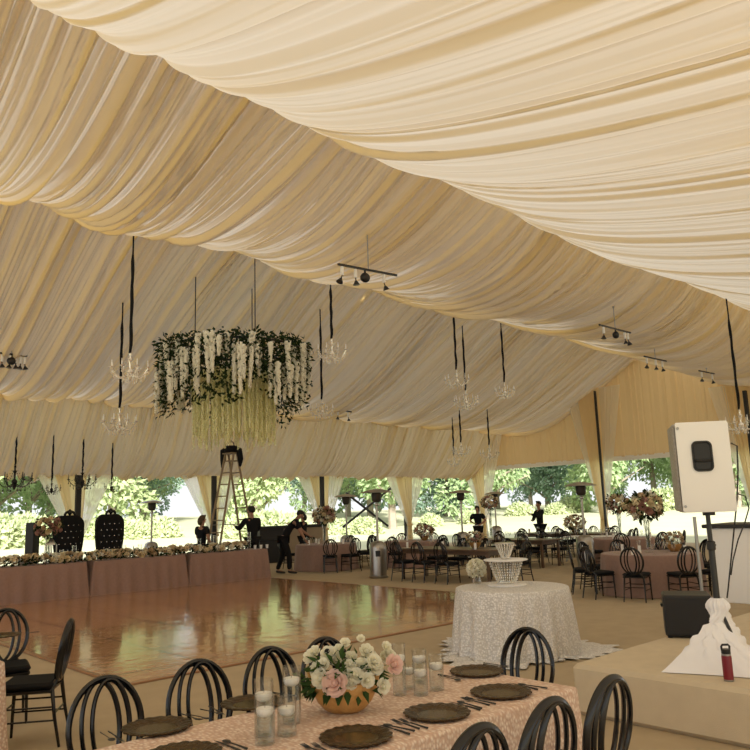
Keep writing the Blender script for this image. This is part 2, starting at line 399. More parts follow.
# gable wall above the openings, following the swags
gz = lambda y: ceil_z(PG - .05, y) + .10
gw = sheet('wall_gable', M['gable_drape'], lambda u: np.array([PG + .12, QE - u * (QE - QN), gz(QE - u * (QE - QN))]),
           lambda u: np.array([PG + .12, QE - u * (QE - QN), HEAD_Z]), 1500, 10, .07, 91, .17, (-1, 0, 0))
struct(gw)
nw = sheet('wall_near_light_block', M['gable_drape'], lambda u: np.array([8 + u * (PG - 8), QN - .05, 3.35]), lambda u: np.array([8 + u * (PG - 8), QN - .05, .0]), 1200, 6, .06, 93, .2, (0, 1, 0))  # unseen near-side wall, added to keep daylight off the far swags
struct(nw)
b = MB(); b.box((PG + .16, (QE + QN) / 2, HEAD_Z - .06), (.14, QE - QN, .2)); struct(b.build('trim_1', 'white_beam'))
b = MB(); b.box(((PL + PG) / 2, QE + .14, EAVE_Z + .1), (PG - PL, .14, .16)); struct(b.build('trim_2', 'white_beam'))
# floor: carpet laid over the whole tent
b = MB(); b.box(((PL + PG) / 2 + .2, (QE + QN) / 2 + .2, -.03), (PG - PL + .8, QE - QN + .8, .06)); struct(b.build('floor', 'carpet'))
# lawn that rises gently to the trees
gx = np.arange(-70, 241, 3.0); gy = np.arange(-70, 241, 3.0)
GX, GY = np.meshgrid(gx, gy); DD = np.maximum(GX - PG, GY - QE); s_ = np.clip((DD - 4) / 46, 0, 1); s_ = s_ * s_ * (3 - 2 * s_)
lawn = npgrid('ground_lawn', np.stack([GX, GY, -.09 + 1.45 * s_], -1), M['lawn']); struct(lawn)
def lawn_z(x, y):
    s = min(1, max(0, (max(x - PG, y - QE) - 4) / 46)); return -.09 + 1.45 * s * s * (3 - 2 * s)
# posts and curtains ---------------------------------------------------
LEGS = [4.6, 9.6, 14.6, 19.75, 24.65]
POST_WORDS = {9.6: 'behind the thrones', 14.6: 'behind the wooden ladder', 19.75: 'behind the tall flowers left of the steel heaters', 24.65: 'behind the middle long table', 4.6: 'at the tent side, beyond the left picture edge'}
def post(x, y, ztop, label, wd=.17):
    t = thing('tent_post', label, 'post', (x, y, 0), 0, 'tent posts')
    b = MB(); b.box((0, 0, ztop / 2 + .01), (wd, wd * .7, ztop - .02), .01); b.build('shaft', 'black_pole', t)
    b = MB(); b.box((0, 0, .012), (.34, .34, .024), .006); b.build('base_plate', 'black_metal', t)
def curtain(x, y, axis, ztop, wt, ztie, label, gold=True, seed=1, off=0, flare=.35, tie_off=0.0, wmid=.16):
    """A pair of tied-back panels on a post: axis 'x' on the long side, 'y' on the gable."""
    t = thing('tied_curtain', label, 'curtain', (x, y, 0), 0, 'tied back curtains')
    def panel(nm, m, c0, c1, w0, w1, amp, sd, dpt, mean):
        rows, n = 34, 90; v = np.linspace(0, 1, rows); u = np.linspace(-.5, .5, n)
        zz = ztop + (.0 - ztop + .03) * v
        vt = (ztop - ztie) / (ztop - .03)
        k = np.where(v < vt, (v / vt), 1.0); kk = k ** 1.05
        w = w0 * (1 - kk) + w1 * kk; w = np.where(v > vt, w1 + (flare * w0 * .5) * ((v - vt) / (1 - vt)) ** .7, w)
        cx = c0 * (1 - kk) + c1 * kk
        f = pleats(sd, (u + .5) * w0, mean)
        A = np.zeros((rows, n, 3)); along = cx[:, None] + u[None] * w[:, None]; dep = -dpt - amp * f[None] * np.ones((rows, 1))
        if axis == 'x': A[..., 0] = along; A[..., 1] = dep
        else: A[..., 1] = -along; A[..., 0] = dep
        A[..., 2] = zz[:, None]; return npgrid(nm, A, M[m], t)
    panel('drape_panel', 'gold_drape', off - wt * .08, tie_off, wt * .44, wmid, .06, seed, .14, .14)
    panel('sheer_panel', 'sheer', off - wt * .34, tie_off - .07, wt * .40, .10, .05, seed + 1, .10, .13)
    panel('sheer_panel', 'sheer', off + wt * .32, tie_off + .07, wt * .40, .10, .05, seed + 2, .10, .13)
    b = MB(); c = (tie_off, -.16, ztie) if axis == 'x' else (-.16, -tie_off, ztie)
    b.lathe([(.115, -.05), (.14, -.02), (.14, .02), (.115, .05)], c, 14); b.build('tieback', 'gold_drape', t)
for i, x in enumerate(LEGS):
    post(x if x in (4.6, 24.65) else (lambda d: d.x / d.y * (QE - .55))(ray({9.6: 78.5, 14.6: 214, 19.75: 322}[x], 490)), QE - .02 if x in (4.6, 24.65) else QE - .55, EAVE_Z - .22 if x in (4.6, 24.65) else EAVE_Z + .02, 'square black tent post ' + POST_WORDS[x])
CW = {9.6: 'behind the two black thrones', 14.6: 'behind the wooden ladder', 19.75: 'behind the tall flowers and stooping man', 24.65: 'straight behind the middle long table', 4.6: 'past the left picture edge'}
for i, x in enumerate(LEGS):
    curtain(x, QE - .1, 'x', EAVE_Z + .05, 2.3, 1.0, 'cream and white curtain gathered on the tent post ' + CW[x], seed=200 + 7 * i, off=-.1)
# corner and gable
post(PG, QE - .05, 2.95, 'black tent post at the far corner of the tent', .15)
curtain(PG - .3, QE - .25, 'y', 5.2, 3.0, .95, 'tall golden curtain gathered at the far corner of the tent', seed=301, off=.3, tie_off=.5)
post(PG - .5, 17.3, ceil_z(PG - .5, 17.3) - .35, 'black gable post between two golden curtains, right of the far corner', .11)
curtain(PG - .1, 17.5, 'y', ceil_z(PG, 17.5) - .05, 2.6, 1.0, 'tall golden curtain on the gable post, behind the round table flowers', seed=311, off=-.1, wmid=.3)
post(PG - .55, 11.2 - .2, ceil_z(PG - .55, 11.0) - .35, 'black gable post behind the white loudspeaker', .17)
curtain(PG - .1, 11.2, 'y', ceil_z(PG, 11.2) - .05, 2.4, 1.0, 'tall golden curtain on the gable post behind the white loudspeaker', seed=321)
# crossed bracing straps in one side bay
t = thing('brace_strap', 'crossed black bracing straps in the open side bay, beside the tall heater', 'brace', (21.6, QE + .05, 0))
p1, p2 = at_depth(350, 497, 1), at_depth(383, 522, 1)
def on_wall(px, py, y=QE + .05):
    d = ray(px, py); return CAM + d * (y / d.y) - Vector((21.6, y, 0))
for (a_, b_) in (((346, 493), (388, 526)), ((343, 527), (391, 488))):
    b = MB(); b.tube([on_wall(*a_), on_wall(*b_)], .05, 6); b.build('strap', 'black_pole', t)
b = MB(); c_ = on_wall(366.6, 508.7); b.box(c_, (.14, .14, .14), .02); b.build('coupling', 'black_metal', t)

# ------------------------------------------------------------------ trees beyond the lawn
def tree_meshes(seed, h, r, crown0, nl, ls):
    rr = random.Random(seed); tb = MB()
    tb.tube([(0, 0, -.3), (.1, .05, h * .25), (-.05, .1, h * .5), (.1, 0, h * .8)], [h * .03, h * .024, h * .018, h * .006], 8)
    for k in range(7):
        a = rr.uniform(0, 2 * pi); z0 = h * rr.uniform(.12, .55); L = r * rr.uniform(.6, 1.0)
        tb.tube([(0, 0, z0), (cos(a) * L * .4, sin(a) * L * .4, z0 + L * .35), (cos(a) * L, sin(a) * L, z0 + L * rr.uniform(.4, .8))], [h * .013, h * .009, h * .003], 6)
    lb = MB(); blobs = [(rr.uniform(-.6, .6) * r, rr.uniform(-.6, .6) * r, h * rr.uniform(crown0, .95), r * rr.uniform(.35, .6)) for _ in range(15)]
    for _ in range(nl):
        bx, by, bz, br = rr.choice(blobs); v = Vector((rr.gauss(0, 1), rr.gauss(0, 1), rr.gauss(0, 1))).normalized()
        p = Vector((bx, by, bz)) + v * br * rr.uniform(.7, 1.05)
        if p.z < h * .03: p.z = h * .03 + rr.random() * .4
        d = (v + Vector((rr.uniform(-1, 1), rr.uniform(-1, 1), rr.uniform(-1, .4)))).normalized()
        lb.leaf(p, d, v, ls * rr.uniform(.7, 1.4), ls * .6)
    return tb.mesh('trunk'), lb.mesh('crown', False)
TV = [tree_meshes(s, 11, 4.2, c0, 4600, .48) for s, c0 in ((1, .12), (2, .18), (3, .08), (4, .14))]
TMAT = [M['tree_a'], M['tree_b'], M['tree_c']]
CROWN = {}
def tree(px, dist, v, mt, sc, label):
    p = at_dist(px, dist); z = lawn_z(p.x, p.y)
    t = thing('tree', label, 'tree', (p.x, p.y, z), R_.uniform(0, 6), 'trees beyond the lawn'); t.scale = (sc, sc, sc * R_.uniform(.9, 1.1))
    link('trunk', TV[v][0], M['bark'], t)
    key = (v, mt)
    if key not in CROWN:
        me = TV[v][1].copy(); me.materials.clear(); me.materials.append(TMAT[mt]); CROWN[key] = me
    link('crown', CROWN[key], None, t)
WHERE = ['left of the thrones', 'behind the thrones', 'behind the wooden ladder', 'behind the stooping man', 'behind the steel heaters', 'behind the middle long table', 'behind the man with outstretched arm', 'behind the round table by the stage', 'behind the white loudspeaker']
def where(px):
    for lim, w in zip((60, 130, 235, 300, 378, 470, 560, 672, 9999), WHERE):
        if px < lim: return w
KIND = ['bright green leafy', 'darker blue-green', 'mid-green bushy']
for row, D in enumerate((58, 68, 79, 91, 104)):
    step = 10.4 / D; a = -.62 + step * .5 * (row % 2) - .08
    while a < .62:
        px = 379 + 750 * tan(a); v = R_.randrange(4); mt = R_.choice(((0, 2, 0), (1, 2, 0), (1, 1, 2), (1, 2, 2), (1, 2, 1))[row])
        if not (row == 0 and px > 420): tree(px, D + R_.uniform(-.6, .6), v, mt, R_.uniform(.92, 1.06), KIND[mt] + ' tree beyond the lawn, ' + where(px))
        a += step
bl = MB(); rr = random.Random(5)
for _ in range(1500):
    v = Vector((rr.gauss(0, 1), rr.gauss(0, 1), abs(rr.gauss(0, 1)))).normalized(); p = Vector((v.x * 2.2, v.y * 1.6, v.z * 1.7)) * rr.uniform(.7, 1.05)
    bl.leaf(p, v + Vector((rr.uniform(-1, 1), rr.uniform(-1, 1), rr.uniform(-.6, .8))), v, .38 * rr.uniform(.7, 1.4), .22)
BUSH = bl.mesh('bush', False)
for px, ds, sc in ((-30, 50, 1.0), (-2, 47, 1.0), (24, 49, .95), (48, 52, .8), (106, 52, .75), (128, 51, .7), (160, 52, .75), (246, 50, .85), (268, 49, .95), (290, 51, .8), (340, 52, .6), (362, 52, .65), (430, 62, .6), (470, 64, .6), (520, 72, .7), (556, 71, .6), (572, 72, .8), (640, 70, .7), (664, 69, 1.0), (700, 72, .7), (735, 74, .9)):
    p = at_dist(px, ds); tag(link('bush', BUSH, M['bush'], None, (p.x, p.y, lawn_z(p.x, p.y) - .15), (0, 0, R_.uniform(0, 6)), sc), 'pale green bush at the lawn edge, ' + where(px), 'bush', 'bushes at the lawn edge')

# ------------------------------------------------------------------ daylight
w = bpy.data.worlds.new('sky'); scene.world = w; w.use_nodes = True; nt = w.node_tree
bg = nt.nodes['Background']; sky = nt.nodes.new('ShaderNodeTexSky'); sky.sky_type = 'HOSEK_WILKIE'; sky.turbidity = 6; sky.ground_albedo = .4
sky.sun_direction = Vector((-.50, -.76, .42)).normalized()
mixw = nt.nodes.new('ShaderNodeMix'); mixw.data_type = 'RGBA'; mixw.inputs[0].default_value = .75; mixw.inputs[7].default_value = (.96, .98, 1, 1)
nt.links.new(sky.outputs[0], mixw.inputs[6]); nt.links.new(mixw.outputs[2], bg.inputs[0]); bg.inputs[1].default_value = .6
sun = bpy.data.lights.new('sun', 'SUN'); sun.energy = 4.9; sun.angle = radians(6); sun.color = (1, .97, .93)
so = bpy.data.objects.new('sun', sun); COL.objects.link(so); so.rotation_euler = Vector((.50, .76, -.42)).to_track_quat('-Z', 'Y').to_euler()
scene.view_settings.view_transform = 'Standard'; scene.view_settings.look = 'None'; scene.view_settings.gamma = 1; scene.view_settings.exposure = 1.22
scene.view_settings.use_curve_mapping = False
scene.cycles.use_denoising = True; scene.cycles.max_bounces = 10; scene.cycles.transparent_max_bounces = 24; scene.cycles.diffuse_bounces = 6; scene.cycles.glossy_bounces = 4
scene.cycles.caustics_reflective = False; scene.cycles.caustics_refractive = False; scene.cycles.sample_clamp_indirect = 6
# ------------------------------------------------------------------ dance floor and stage
b = MB(); b.box((7.88, 12.68, .0125), (8.28, 9.22, .025)); 
df = tag(b.build('dance_floor', 'dance_wood', None, False), 'large glossy brown wooden dance floor laid on the beige carpet', 'dance floor')
b = MB(); 
for c, d in (((7.88, 8.04, .013), (8.40, .06, .026)), ((7.88, 17.32, .013), (8.40, .06, .026)), ((3.71, 12.68, .013), (.06, 9.22, .026)), ((12.05, 12.68, .013), (.06, 9.22, .026))): b.box(c, d, .006)
b.build('edge_trim', pmat('copper_edge', (.42, .24, .14), .3, metal=.6), df)
b = MB(); b.box((8.43, -.02, .205), (5.24, 7.8, .41), .035)
stage = tag(b.build('stage', 'stage_carpet'), 'low stage covered in beige carpet, on the right by the loudspeaker', 'stage')

# ------------------------------------------------------------------ draped table cloths
def rect_loop(w, d, r=.05, n=180):
    pts = []; per = 2 * (w + d); 
    for i in range(n):
        s = per * i / n
        if s < w: p = (-w / 2 + s, -d / 2, 0, -1)
        elif s < w + d: p = (w / 2, -d / 2 + s - w, 1, 0)
        elif s < 2 * w + d: p = (w / 2 - (s - w - d), d / 2, 0, 1)
        else: p = (-w / 2, d / 2 - (s - 2 * w - d), -1, 0)
        x, y, nx, ny = p
        # rounded normal near the corners
        cx = max(0, abs(x) - (w / 2 - .12)) / .12; cy = max(0, abs(y) - (d / 2 - .12)) / .12
        if nx: nv = Vector((nx, (1 if y > 0 else -1) * cy * .9, 0))
        else: nv = Vector(((1 if x > 0 else -1) * cx * .9, ny, 0))
        pts.append((Vector((x, y, 0)), nv.normalized(), s))
    return pts
def round_loop(r, n=160):
    return [(Vector((cos(2 * pi * i / n) * r, sin(2 * pi * i / n) * r, 0)), Vector((cos(2 * pi * i / n), sin(2 * pi * i / n), 0)), 2 * pi * i / n * r) for i in range(n)]
def cloth(name, loop, h, m, label, loc, rz=0, amp=.04, wl=.28, flare=.05, seed=1, puddle=0, cat='tablecloth', group=None, bottom=.012):
    n = len(loop); tot = loop[-1][2] * n / (n - 1)
    rs = random.Random(seed); k1 = max(3, round(tot / wl)); k2 = max(2, round(tot / wl * .57)); ph1, ph2 = rs.random() * 6, rs.random() * 6
    def fo(s): return .6 * sin(2 * pi * k1 * s / tot + ph1 + .8 * sin(2 * pi * 3 * s / tot)) + .4 * sin(2 * pi * k2 * s / tot + ph2)
    rows = []
    for f in (0.0, .5, .93): rows.append([Vector((p.x * f, p.y * f, h)) for p, nv, s in loop])
    rows.append([p - nv * .012 + Vector((0, 0, h - .001)) for p, nv, s in loop])
    rows.append([p - nv * .002 + Vector((0, 0, h - .006)) for p, nv, s in loop])
    rows.append([p + nv * .003 + Vector((0, 0, h - .018)) for p, nv, s in loop])
    for v in (.12, .25, .4, .55, .7, .85, 1.0):
        rows.append([p + nv * (.004 + flare * v + amp * (v ** .8) * (fo(s) + .6)) + Vector((0, 0, h - .018 - (h - .018 - bottom) * v)) for p, nv, s in loop])
    if puddle:
        for v in (.25, .5, .75, 1):
            rows.append([p + nv * (.004 + flare + amp * (fo(s) + .6) + v * puddle * (.55 + .45 * sin(3 * s / tot * 2 * pi + ph2) + .25 * fo(s * 1.7))) + Vector((0, 0, bottom + .045 * abs(sin(v * 5 + s * 9)) * (1 - v * .6))) for p, nv, s in loop])
    b = MB(); b.grid([[Vector(q) for q in r] for r in rows], True)
    o = b.build(name, m, None, True, 80); o.location = loc; o.rotation_euler = (0, 0, rz)
    return tag(o, label, cat, group)
TX0, TX1, TY0, TY1, TZ = .2, 3.82, 2.52, 3.52, .76
fx, fy = (TX0 + TX1) / 2, (TY0 + TY1) / 2
cloth('tablecloth', rect_loop(TX1 - TX0, TY1 - TY0, n=260), TZ, 'petal_cloth', 'blush petal-textured cloth on the long dining table in the foreground', (fx, fy, 0), amp=.03, wl=.5, flare=.03, seed=3)
cloth('tablecloth', rect_loop(1.9, .95), TZ, 'petal_cloth', 'blush cloth on the table at the left picture edge, between the black chairs', (.95, 6.6, 0), amp=.03, wl=.5, seed=4)
HT = [(10.83, 2.44, 'right section of the long head table nearest the stooping man'), (8.36, 2.44, 'middle section of the long head table, in front of the thrones'), (5.89, 2.44, 'left section of the long head table, at the left picture edge')]
HZ = .79
for i, (x, wd, wds) in enumerate(HT):
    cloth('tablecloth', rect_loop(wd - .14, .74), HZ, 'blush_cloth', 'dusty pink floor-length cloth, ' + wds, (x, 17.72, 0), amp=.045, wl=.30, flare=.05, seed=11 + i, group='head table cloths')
CK = (7.75, 5.95)
cloth('tablecloth', round_loop(.69), .77, 'sequin_cloth', 'silvery white sequin cloth on the round cake table, pooling on the floor', (*CK, 0), amp=.055, wl=.22, flare=.03, seed=21, puddle=.46)
RT = (14.05, 7.4)
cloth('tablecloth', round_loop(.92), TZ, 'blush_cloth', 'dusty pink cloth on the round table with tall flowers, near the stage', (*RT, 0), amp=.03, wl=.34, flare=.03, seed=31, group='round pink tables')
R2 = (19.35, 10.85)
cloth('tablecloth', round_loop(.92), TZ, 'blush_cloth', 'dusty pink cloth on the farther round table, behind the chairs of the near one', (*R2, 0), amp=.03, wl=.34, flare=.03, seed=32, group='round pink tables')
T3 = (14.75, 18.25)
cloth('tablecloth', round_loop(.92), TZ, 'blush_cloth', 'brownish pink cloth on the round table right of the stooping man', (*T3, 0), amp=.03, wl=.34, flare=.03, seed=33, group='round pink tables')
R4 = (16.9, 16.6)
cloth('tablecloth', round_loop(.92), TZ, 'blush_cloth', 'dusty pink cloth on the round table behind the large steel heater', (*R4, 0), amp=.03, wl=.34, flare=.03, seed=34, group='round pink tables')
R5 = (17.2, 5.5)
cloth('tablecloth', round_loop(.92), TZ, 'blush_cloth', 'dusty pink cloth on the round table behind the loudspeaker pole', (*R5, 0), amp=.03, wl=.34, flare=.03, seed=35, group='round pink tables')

# ------------------------------------------------------------------ long wooden tables
def long_table(loc, L, W, label, h=.76, top='wood_table'):
    t = thing('long_table', label, 'table', (*loc, 0), 0, 'long wooden tables')
    b = MB(); b.box((0, 0, h - .02), (W, L, .04), .008); b.build('tabletop', top, t)
    b = MB(); 
    for c, d in (((0, L / 2 - .12, h - .085), (W - .2, .03, .09)), ((0, -L / 2 + .12, h - .085), (W - .2, .03, .09)), ((W / 2 - .1, 0, h - .085), (.03, L - .24, .09)), ((-W / 2 + .1, 0, h - .085), (.03, L - .24, .09))): b.box(c, d)
    b.build('apron', top, t)
    for sx in (-1, 1):
        for sy in (-1, 1):
            b = MB(); b.box((sx * (W / 2 - .1), sy * (L / 2 - .12), (h - .04) / 2), (.07, .07, h - .04), .008); b.build('leg', top, t)
    return t
LM1, LM2, LM3 = (14.15, 12.55), (18.3, 14.1), (22.2, 14.6)
long_table(LM1, 3.0, 1.0, 'dark wooden long table with black chairs, right of the large steel heater')
long_table(LM2, 3.2, 1.0, 'dark wooden long table behind the middle one, below the hanging flower ball')
long_table(LM3, 3.2, 1.0, 'far dark wooden long table in front of the man with outstretched arm')

# ------------------------------------------------------------------ loop-backed chairs
def make_chair():
    t = thing('loop_back_chair', '', 'chair', (0, 0, 0), 0, 'black loop-backed chairs')
    b = MB(); b.box((0, .02, .465), (.41, .41, .05), .02); b.build('seat_cushion', 'black_fabric', t)
    b = MB(); b.box((0, .02, .425), (.40, .40, .035), .01); b.build('seat_frame', 'black_frame', t)
    tilt = lambda z: -.185 - (z - .45) * .17
    def ring(cx, a, bb, r, dy=0, fl=.75):
        pts = []
        for i in range(44):
            q = 2 * pi * i / 44; z = .705 + bb * sin(q); pts.append((cx + a * cos(q), tilt(z) + dy, z))
        m = MB(); m.tube(pts, r, 8, True, fl); return m
    ring(0, .195, .235, .0195).build('back_ring', 'black_frame', t)
    ring(-.026, .101, .224, .0155, .004).build('back_loop', 'black_frame', t)
    ring(.026, .101, .224, .0155, -.004).build('back_loop', 'black_frame', t)
    for s in (-1, 1):
        b = MB(); b.tube([(s * .175, .195, .44), (s * .18, .205, .22), (s * .185, .21, .0)], [.017, .014, .011], 8); b.build('leg', 'black_frame', t)
        b = MB(); b.tube([(s * .10, tilt(.5), .50), (s * .165, -.175, .44), (s * .18, -.205, .22), (s * .19, -.25, .0)], [.014, .017, .014, .011], 8); b.build('leg', 'black_frame', t)
    b = MB()
    for s in (-1, 1): b.cyl((s * .181, .206, .20), (s * .181, -.207, .20), .008, n=6); b.cyl((s * .178, .2, .30), (s * .176, -.195, .30), .008, n=6)
    b.cyl((-.18, .203, .27), (.18, .203, .27), .008, n=6); b.cyl((-.18, -.20, .25), (.18, -.20, .25), .008, n=6)
    b.build('stretcher', 'black_frame', t)
    return t
CH0 = make_chair(); used = [False]
def chair(x, y, dx, dy, label):
    rz = face(dx, dy) + R_.uniform(-.05, .05)
    if not used[0]:
        used[0] = True; c = CH0; c['label'] = label; c.location = (x, y, 0); c.rotation_euler = (0, 0, rz); return c
    return dup(CH0, label, (x, y, 0), rz)
ORD = ['first', 'second', 'third', 'fourth', 'fifth']
# foreground table: near side from left to right, far side, end.  Back tops sit ~.26 behind the chair origin
for i, x in enumerate((2.36, 2.87, 3.40)):
    chair(x, 2.27 + .02 * i, 0, 1, 'black loop-backed chair at the near side of the foreground table, ' + ('leftmost of three', 'middle of three', 'nearest the stage')[i])
for i, x in enumerate((1.77, 2.31, 2.81, 3.24)):
    chair(x, 3.80, 0, -1, 'black loop-backed chair beyond the foreground table, ' + ('leftmost, behind the left charger plate', 'second from left', 'behind the tall candle glasses', 'half hidden by the white roses')[i])
chair(4.07, 3.2, -1, 0, 'black loop-backed chair at the right end of the foreground table, before the sequin cloth')
chair(2.32, 6.70, -.86, .51, 'black loop-backed chair in side view, facing the table at the left edge')
chair(2.36, 7.6, -.3, -1, 'black loop-backed chair behind the left edge table, back to the dance floor')
chair(1.42, 5.66, -.2, 1, 'black loop-backed chair cut by the left picture edge, back towards the viewer')
# round table near the stage
def ring_chairs(c, r, angs, labels):
    for a, l in zip(angs, labels):
        a = radians(a); chair(c[0] + cos(a) * r, c[1] + sin(a) * r, -cos(a), -sin(a), l)
ring_chairs(RT, 1.27, (232, 196, 160, 124, 88, 52, 16, 268, 305, 340), [
    'black loop-backed chair at the front of the near round pink table, left of centre', 'black loop-backed chair at the left front of the near round pink table',
    'black loop-backed chair in side view, leftmost at the near round pink table', 'black loop-backed chair at the back left of the near round pink table',
    'black loop-backed chair behind the near round pink table, left of the tall vase', 'black loop-backed chair behind the near round pink table, right of the tall vase',
    'black loop-backed chair at the back right of the near round pink table', 'black loop-backed chair at the front of the near round pink table, above the black subwoofer',
    'black loop-backed chair right of the near round pink table, beside the loudspeaker pole', 'black loop-backed chair right of the near round table, behind the loudspeaker pole'])
ring_chairs(R2, 1.27, (205, 245, 165, 285), ['black loop-backed chair at the front left of the farther round pink table', 'black loop-backed chair at the front of the farther round pink table',
    'black loop-backed chair at the left of the farther round pink table', 'black loop-backed chair at the front right of the farther round pink table'])
ring_chairs(R5, 1.27, (150, 190, 230), ['black loop-backed chair at the left of the round table behind the loudspeaker pole', 'black loop-backed chair at the front of the round table behind the loudspeaker pole', 'black loop-backed chair right of the loudspeaker pole, at the round table behind'])
ring_chairs(T3, 1.27, (236, 265, 310, 345, 20, 70, 120), ['black loop-backed chair front left of the flowered round table by the stooping man', 'black loop-backed chair at the front of the round table left of the heater',
    'black loop-backed chair at the right front of the round table, left of the large heater', 'black loop-backed chair at the right of the round table, left of the large heater', 'black loop-backed chair at the right back of the round table, left of the large heater', 'black loop-backed chair behind the round table left of the heater, right of its vase', 'black loop-backed chair behind the round table left of the heater, beside the bar'])
ring_chairs(R4, 1.27, (200, 258, 60, 105, 20), ['black loop-backed chair at the round table behind the heater, left front', 'black loop-backed chair in front of the round table behind the heater', 'black loop-backed chair behind the round table at the heater, right', 'black loop-backed chair behind the round table at the heater, left', 'black loop-backed chair at the right of the round table behind the heater'])
for i, y in enumerate((13.62, 12.9, 12.15)):
    chair(13.45, y, 1, 0, 'black loop-backed chair in front of the middle long table, ' + ('nearest the large heater', 'in the middle', 'nearest the cake table')[i])
for i, y in enumerate((13.75, 13.05, 12.35, 11.65)):
    chair(14.86, y, -1, 0, 'black loop-backed chair behind the middle long table, ' + ORD[i] + ' from the large heater')
chair(14.15, 10.62, 0, 1, 'black loop-backed chair at the right end of the middle long table, above the cake stand')
for i, y in enumerate((15.2, 14.4, 13.6, 12.8)):
    chair(17.55, y, 1, 0, 'black loop-backed chair in front of the second long table, ' + ORD[i] + ' from the left')
    chair(19.1, y, -1, 0, 'black loop-backed chair behind the second long table, ' + ORD[i] + ' from the left')
for i, y in enumerate((15.7, 14.95, 14.2, 13.4)):
    chair(21.45, y, 1, 0, 'black loop-backed chair in front of the far long table, ' + ORD[i] + ' from the left')
    chair(22.98, y, -1, 0, 'black loop-backed chair behind the far long table, ' + ORD[i] + ' from the left')
ring_chairs((20.5, 12.5), 1.0, (266, 318, 8), ['black loop-backed chair at the near end of the small glassware table', 'black loop-backed chair at the right front of the small glassware table', 'black loop-backed chair behind the small glassware table'])
t = thing('folding_table', 'small narrow table of glassware with splayed metal legs, right of the cake stand', 'table', (20.3, 12.5, 0), .1)
b = MB(); b.box((0, 0, .74), (.75, 1.5, .03), .01); b.build('tabletop', 'white_paint', t)
for sx in (-1, 1):
    for sy in (-1, 1): b = MB(); b.cyl((sx * .28, sy * .62, .725), (sx * .34, sy * .7, 0), .018, n=8); b.build('leg', 'grey_metal', t)

# ------------------------------------------------------------------ heaters
def heater():
    t = thing('patio_heater', '', 'heater', (0, 0, 0), 0, 'patio heaters')
    b = MB(); b.lathe([(.24, 0), (.25, .02), (.25, .05), (.225, .07)], n=24); b.build('base', 'steel', t)
    b = MB(); b.lathe([(.222, .07), (.222, .74), (.215, .80), (.19, .87), (.12, .92), (.05, .93)], n=28); h = b.build('gas_housing', 'steel', t)
    b = MB(); b.box((0, -.22, .62), (.13, .02, .15), .02); b.build('control_panel', 'black_plastic', h)
    b = MB(); b.cyl((0, 0, .93), (0, 0, 1.93), .03, n=14); b.lathe([(.03, 1.84), (.055, 1.86), (.055, 1.90), (.03, 1.92)], n=14); b.build('pole', 'steel', t)
    b = MB(); b.lathe([(.07, 1.93), (.12, 1.98), (.125, 2.0), (.135, 2.15), (.12, 2.18), (.05, 2.19)], n=22); b.build('burner', pmat('burner_mesh', (.05, .045, .04), .5, metal=.6), t)
    b = MB(); b.lathe([(.10, 2.275), (.16, 2.265), (.30, 2.235), (.405, 2.19), (.41, 2.18), (.405, 2.185), (.30, 2.225), (.16, 2.255), (.02, 2.262), (.02, 2.30)], n=30); b.cyl((0, 0, 2.18), (0, 0, 2.3), .012, n=6); b.build('reflector_hood', 'steel', t)
    return t
H0 = heater(); hs = [(377, 573), ]
def heat(px, dist, rz, label, first=False):
    p = at_dist(px, dist); o = H0 if first else dup(H0, label)
    o['label'] = label; o.location = (p.x, p.y, 0); o.rotation_euler = (0, 0, rz)
heat(376.5, 20.1, -.75, 'large steel patio heater standing at the edge of the dance floor', True)
heat(346, 25.6, -.7, 'steel patio heater in front of the crossed bracing straps')
heat(461, 25.2, -.8, 'steel patio heater behind the middle long table, right of the hanging flower ball')
heat(495, 31.0, -.8, 'steel patio heater in front of the far corner curtain')
heat(582, 20.4, -.9, 'steel patio heater left of the near round pink table')
heat(152, 26.4, -.5, 'steel patio heater beyond the head table, right of the thrones')

# ------------------------------------------------------------------ ladder
lp = at_dist(231, 22.3)
t = thing('step_ladder', 'tall wooden double ladder standing behind the head table under the flower chandelier', 'ladder', (lp.x, lp.y, 0), .12)
LH, SP, LW0, LW1 = 3.46, .80, .62, .38
for s in (-1, 1):
    fr = []
    for w in (-1, 1):
        b = MB(); b.tube([(s * SP, w * LW0 / 2, .0), (s * .06, w * LW1 / 2, LH)], .034, 6); fr.append(b.build('rail', 'wood_ladder', t))
    for k in range(10):
        f = (k + .7) / 10.3; x = s * (SP + (.06 - SP) * f); w = LW0 / 2 + (LW1 / 2 - LW0 / 2) * f
        b = MB(); b.box((x, 0, LH * f), (.055, 2 * w, .035), .006); b.build('rung', 'wood_ladder', t)
b = MB(); b.box((0, 0, LH + .02), (.30, .46, .04), .01); b.build('top_cap', 'wood_ladder', t)
b = MB()
for w in (-1, 1): b.tube([(-SP * .55, w * .26, LH * .42), (SP * .55, w * .26, LH * .42)], .008, 5)
b.build('spreader', 'grey_metal', t)
LT = Vector((lp.x, lp.y, LH + .045))
t = thing('tool_bag', 'black cloth tool bag sagging on top of the wooden ladder', 'bag', LT, .3)
b = MB(); b.lathe([(.16, 0), (.2, .06), (.18, .16), (.13, .2), (.12, .19)], n=16, sx=1.1); b.build('pouch', 'black_fabric', t)
b = MB(); b.tube([(-.15, 0, .17), (-.1, 0, .3), (0, 0, .34), (.1, 0, .3), (.15, 0, .17)], .014, 6); b.build('strap', 'black_fabric', t)
b = MB()
for a in (-1, 1): b.tube([(0, .15 * a, .13), (0, .30 * a, .06), (.03, .33 * a, -.2), (0, .34 * a, -.42)], [.07, .09, .085, .03], 8)
b.build('hanging_flap', 'black_fabric', t)

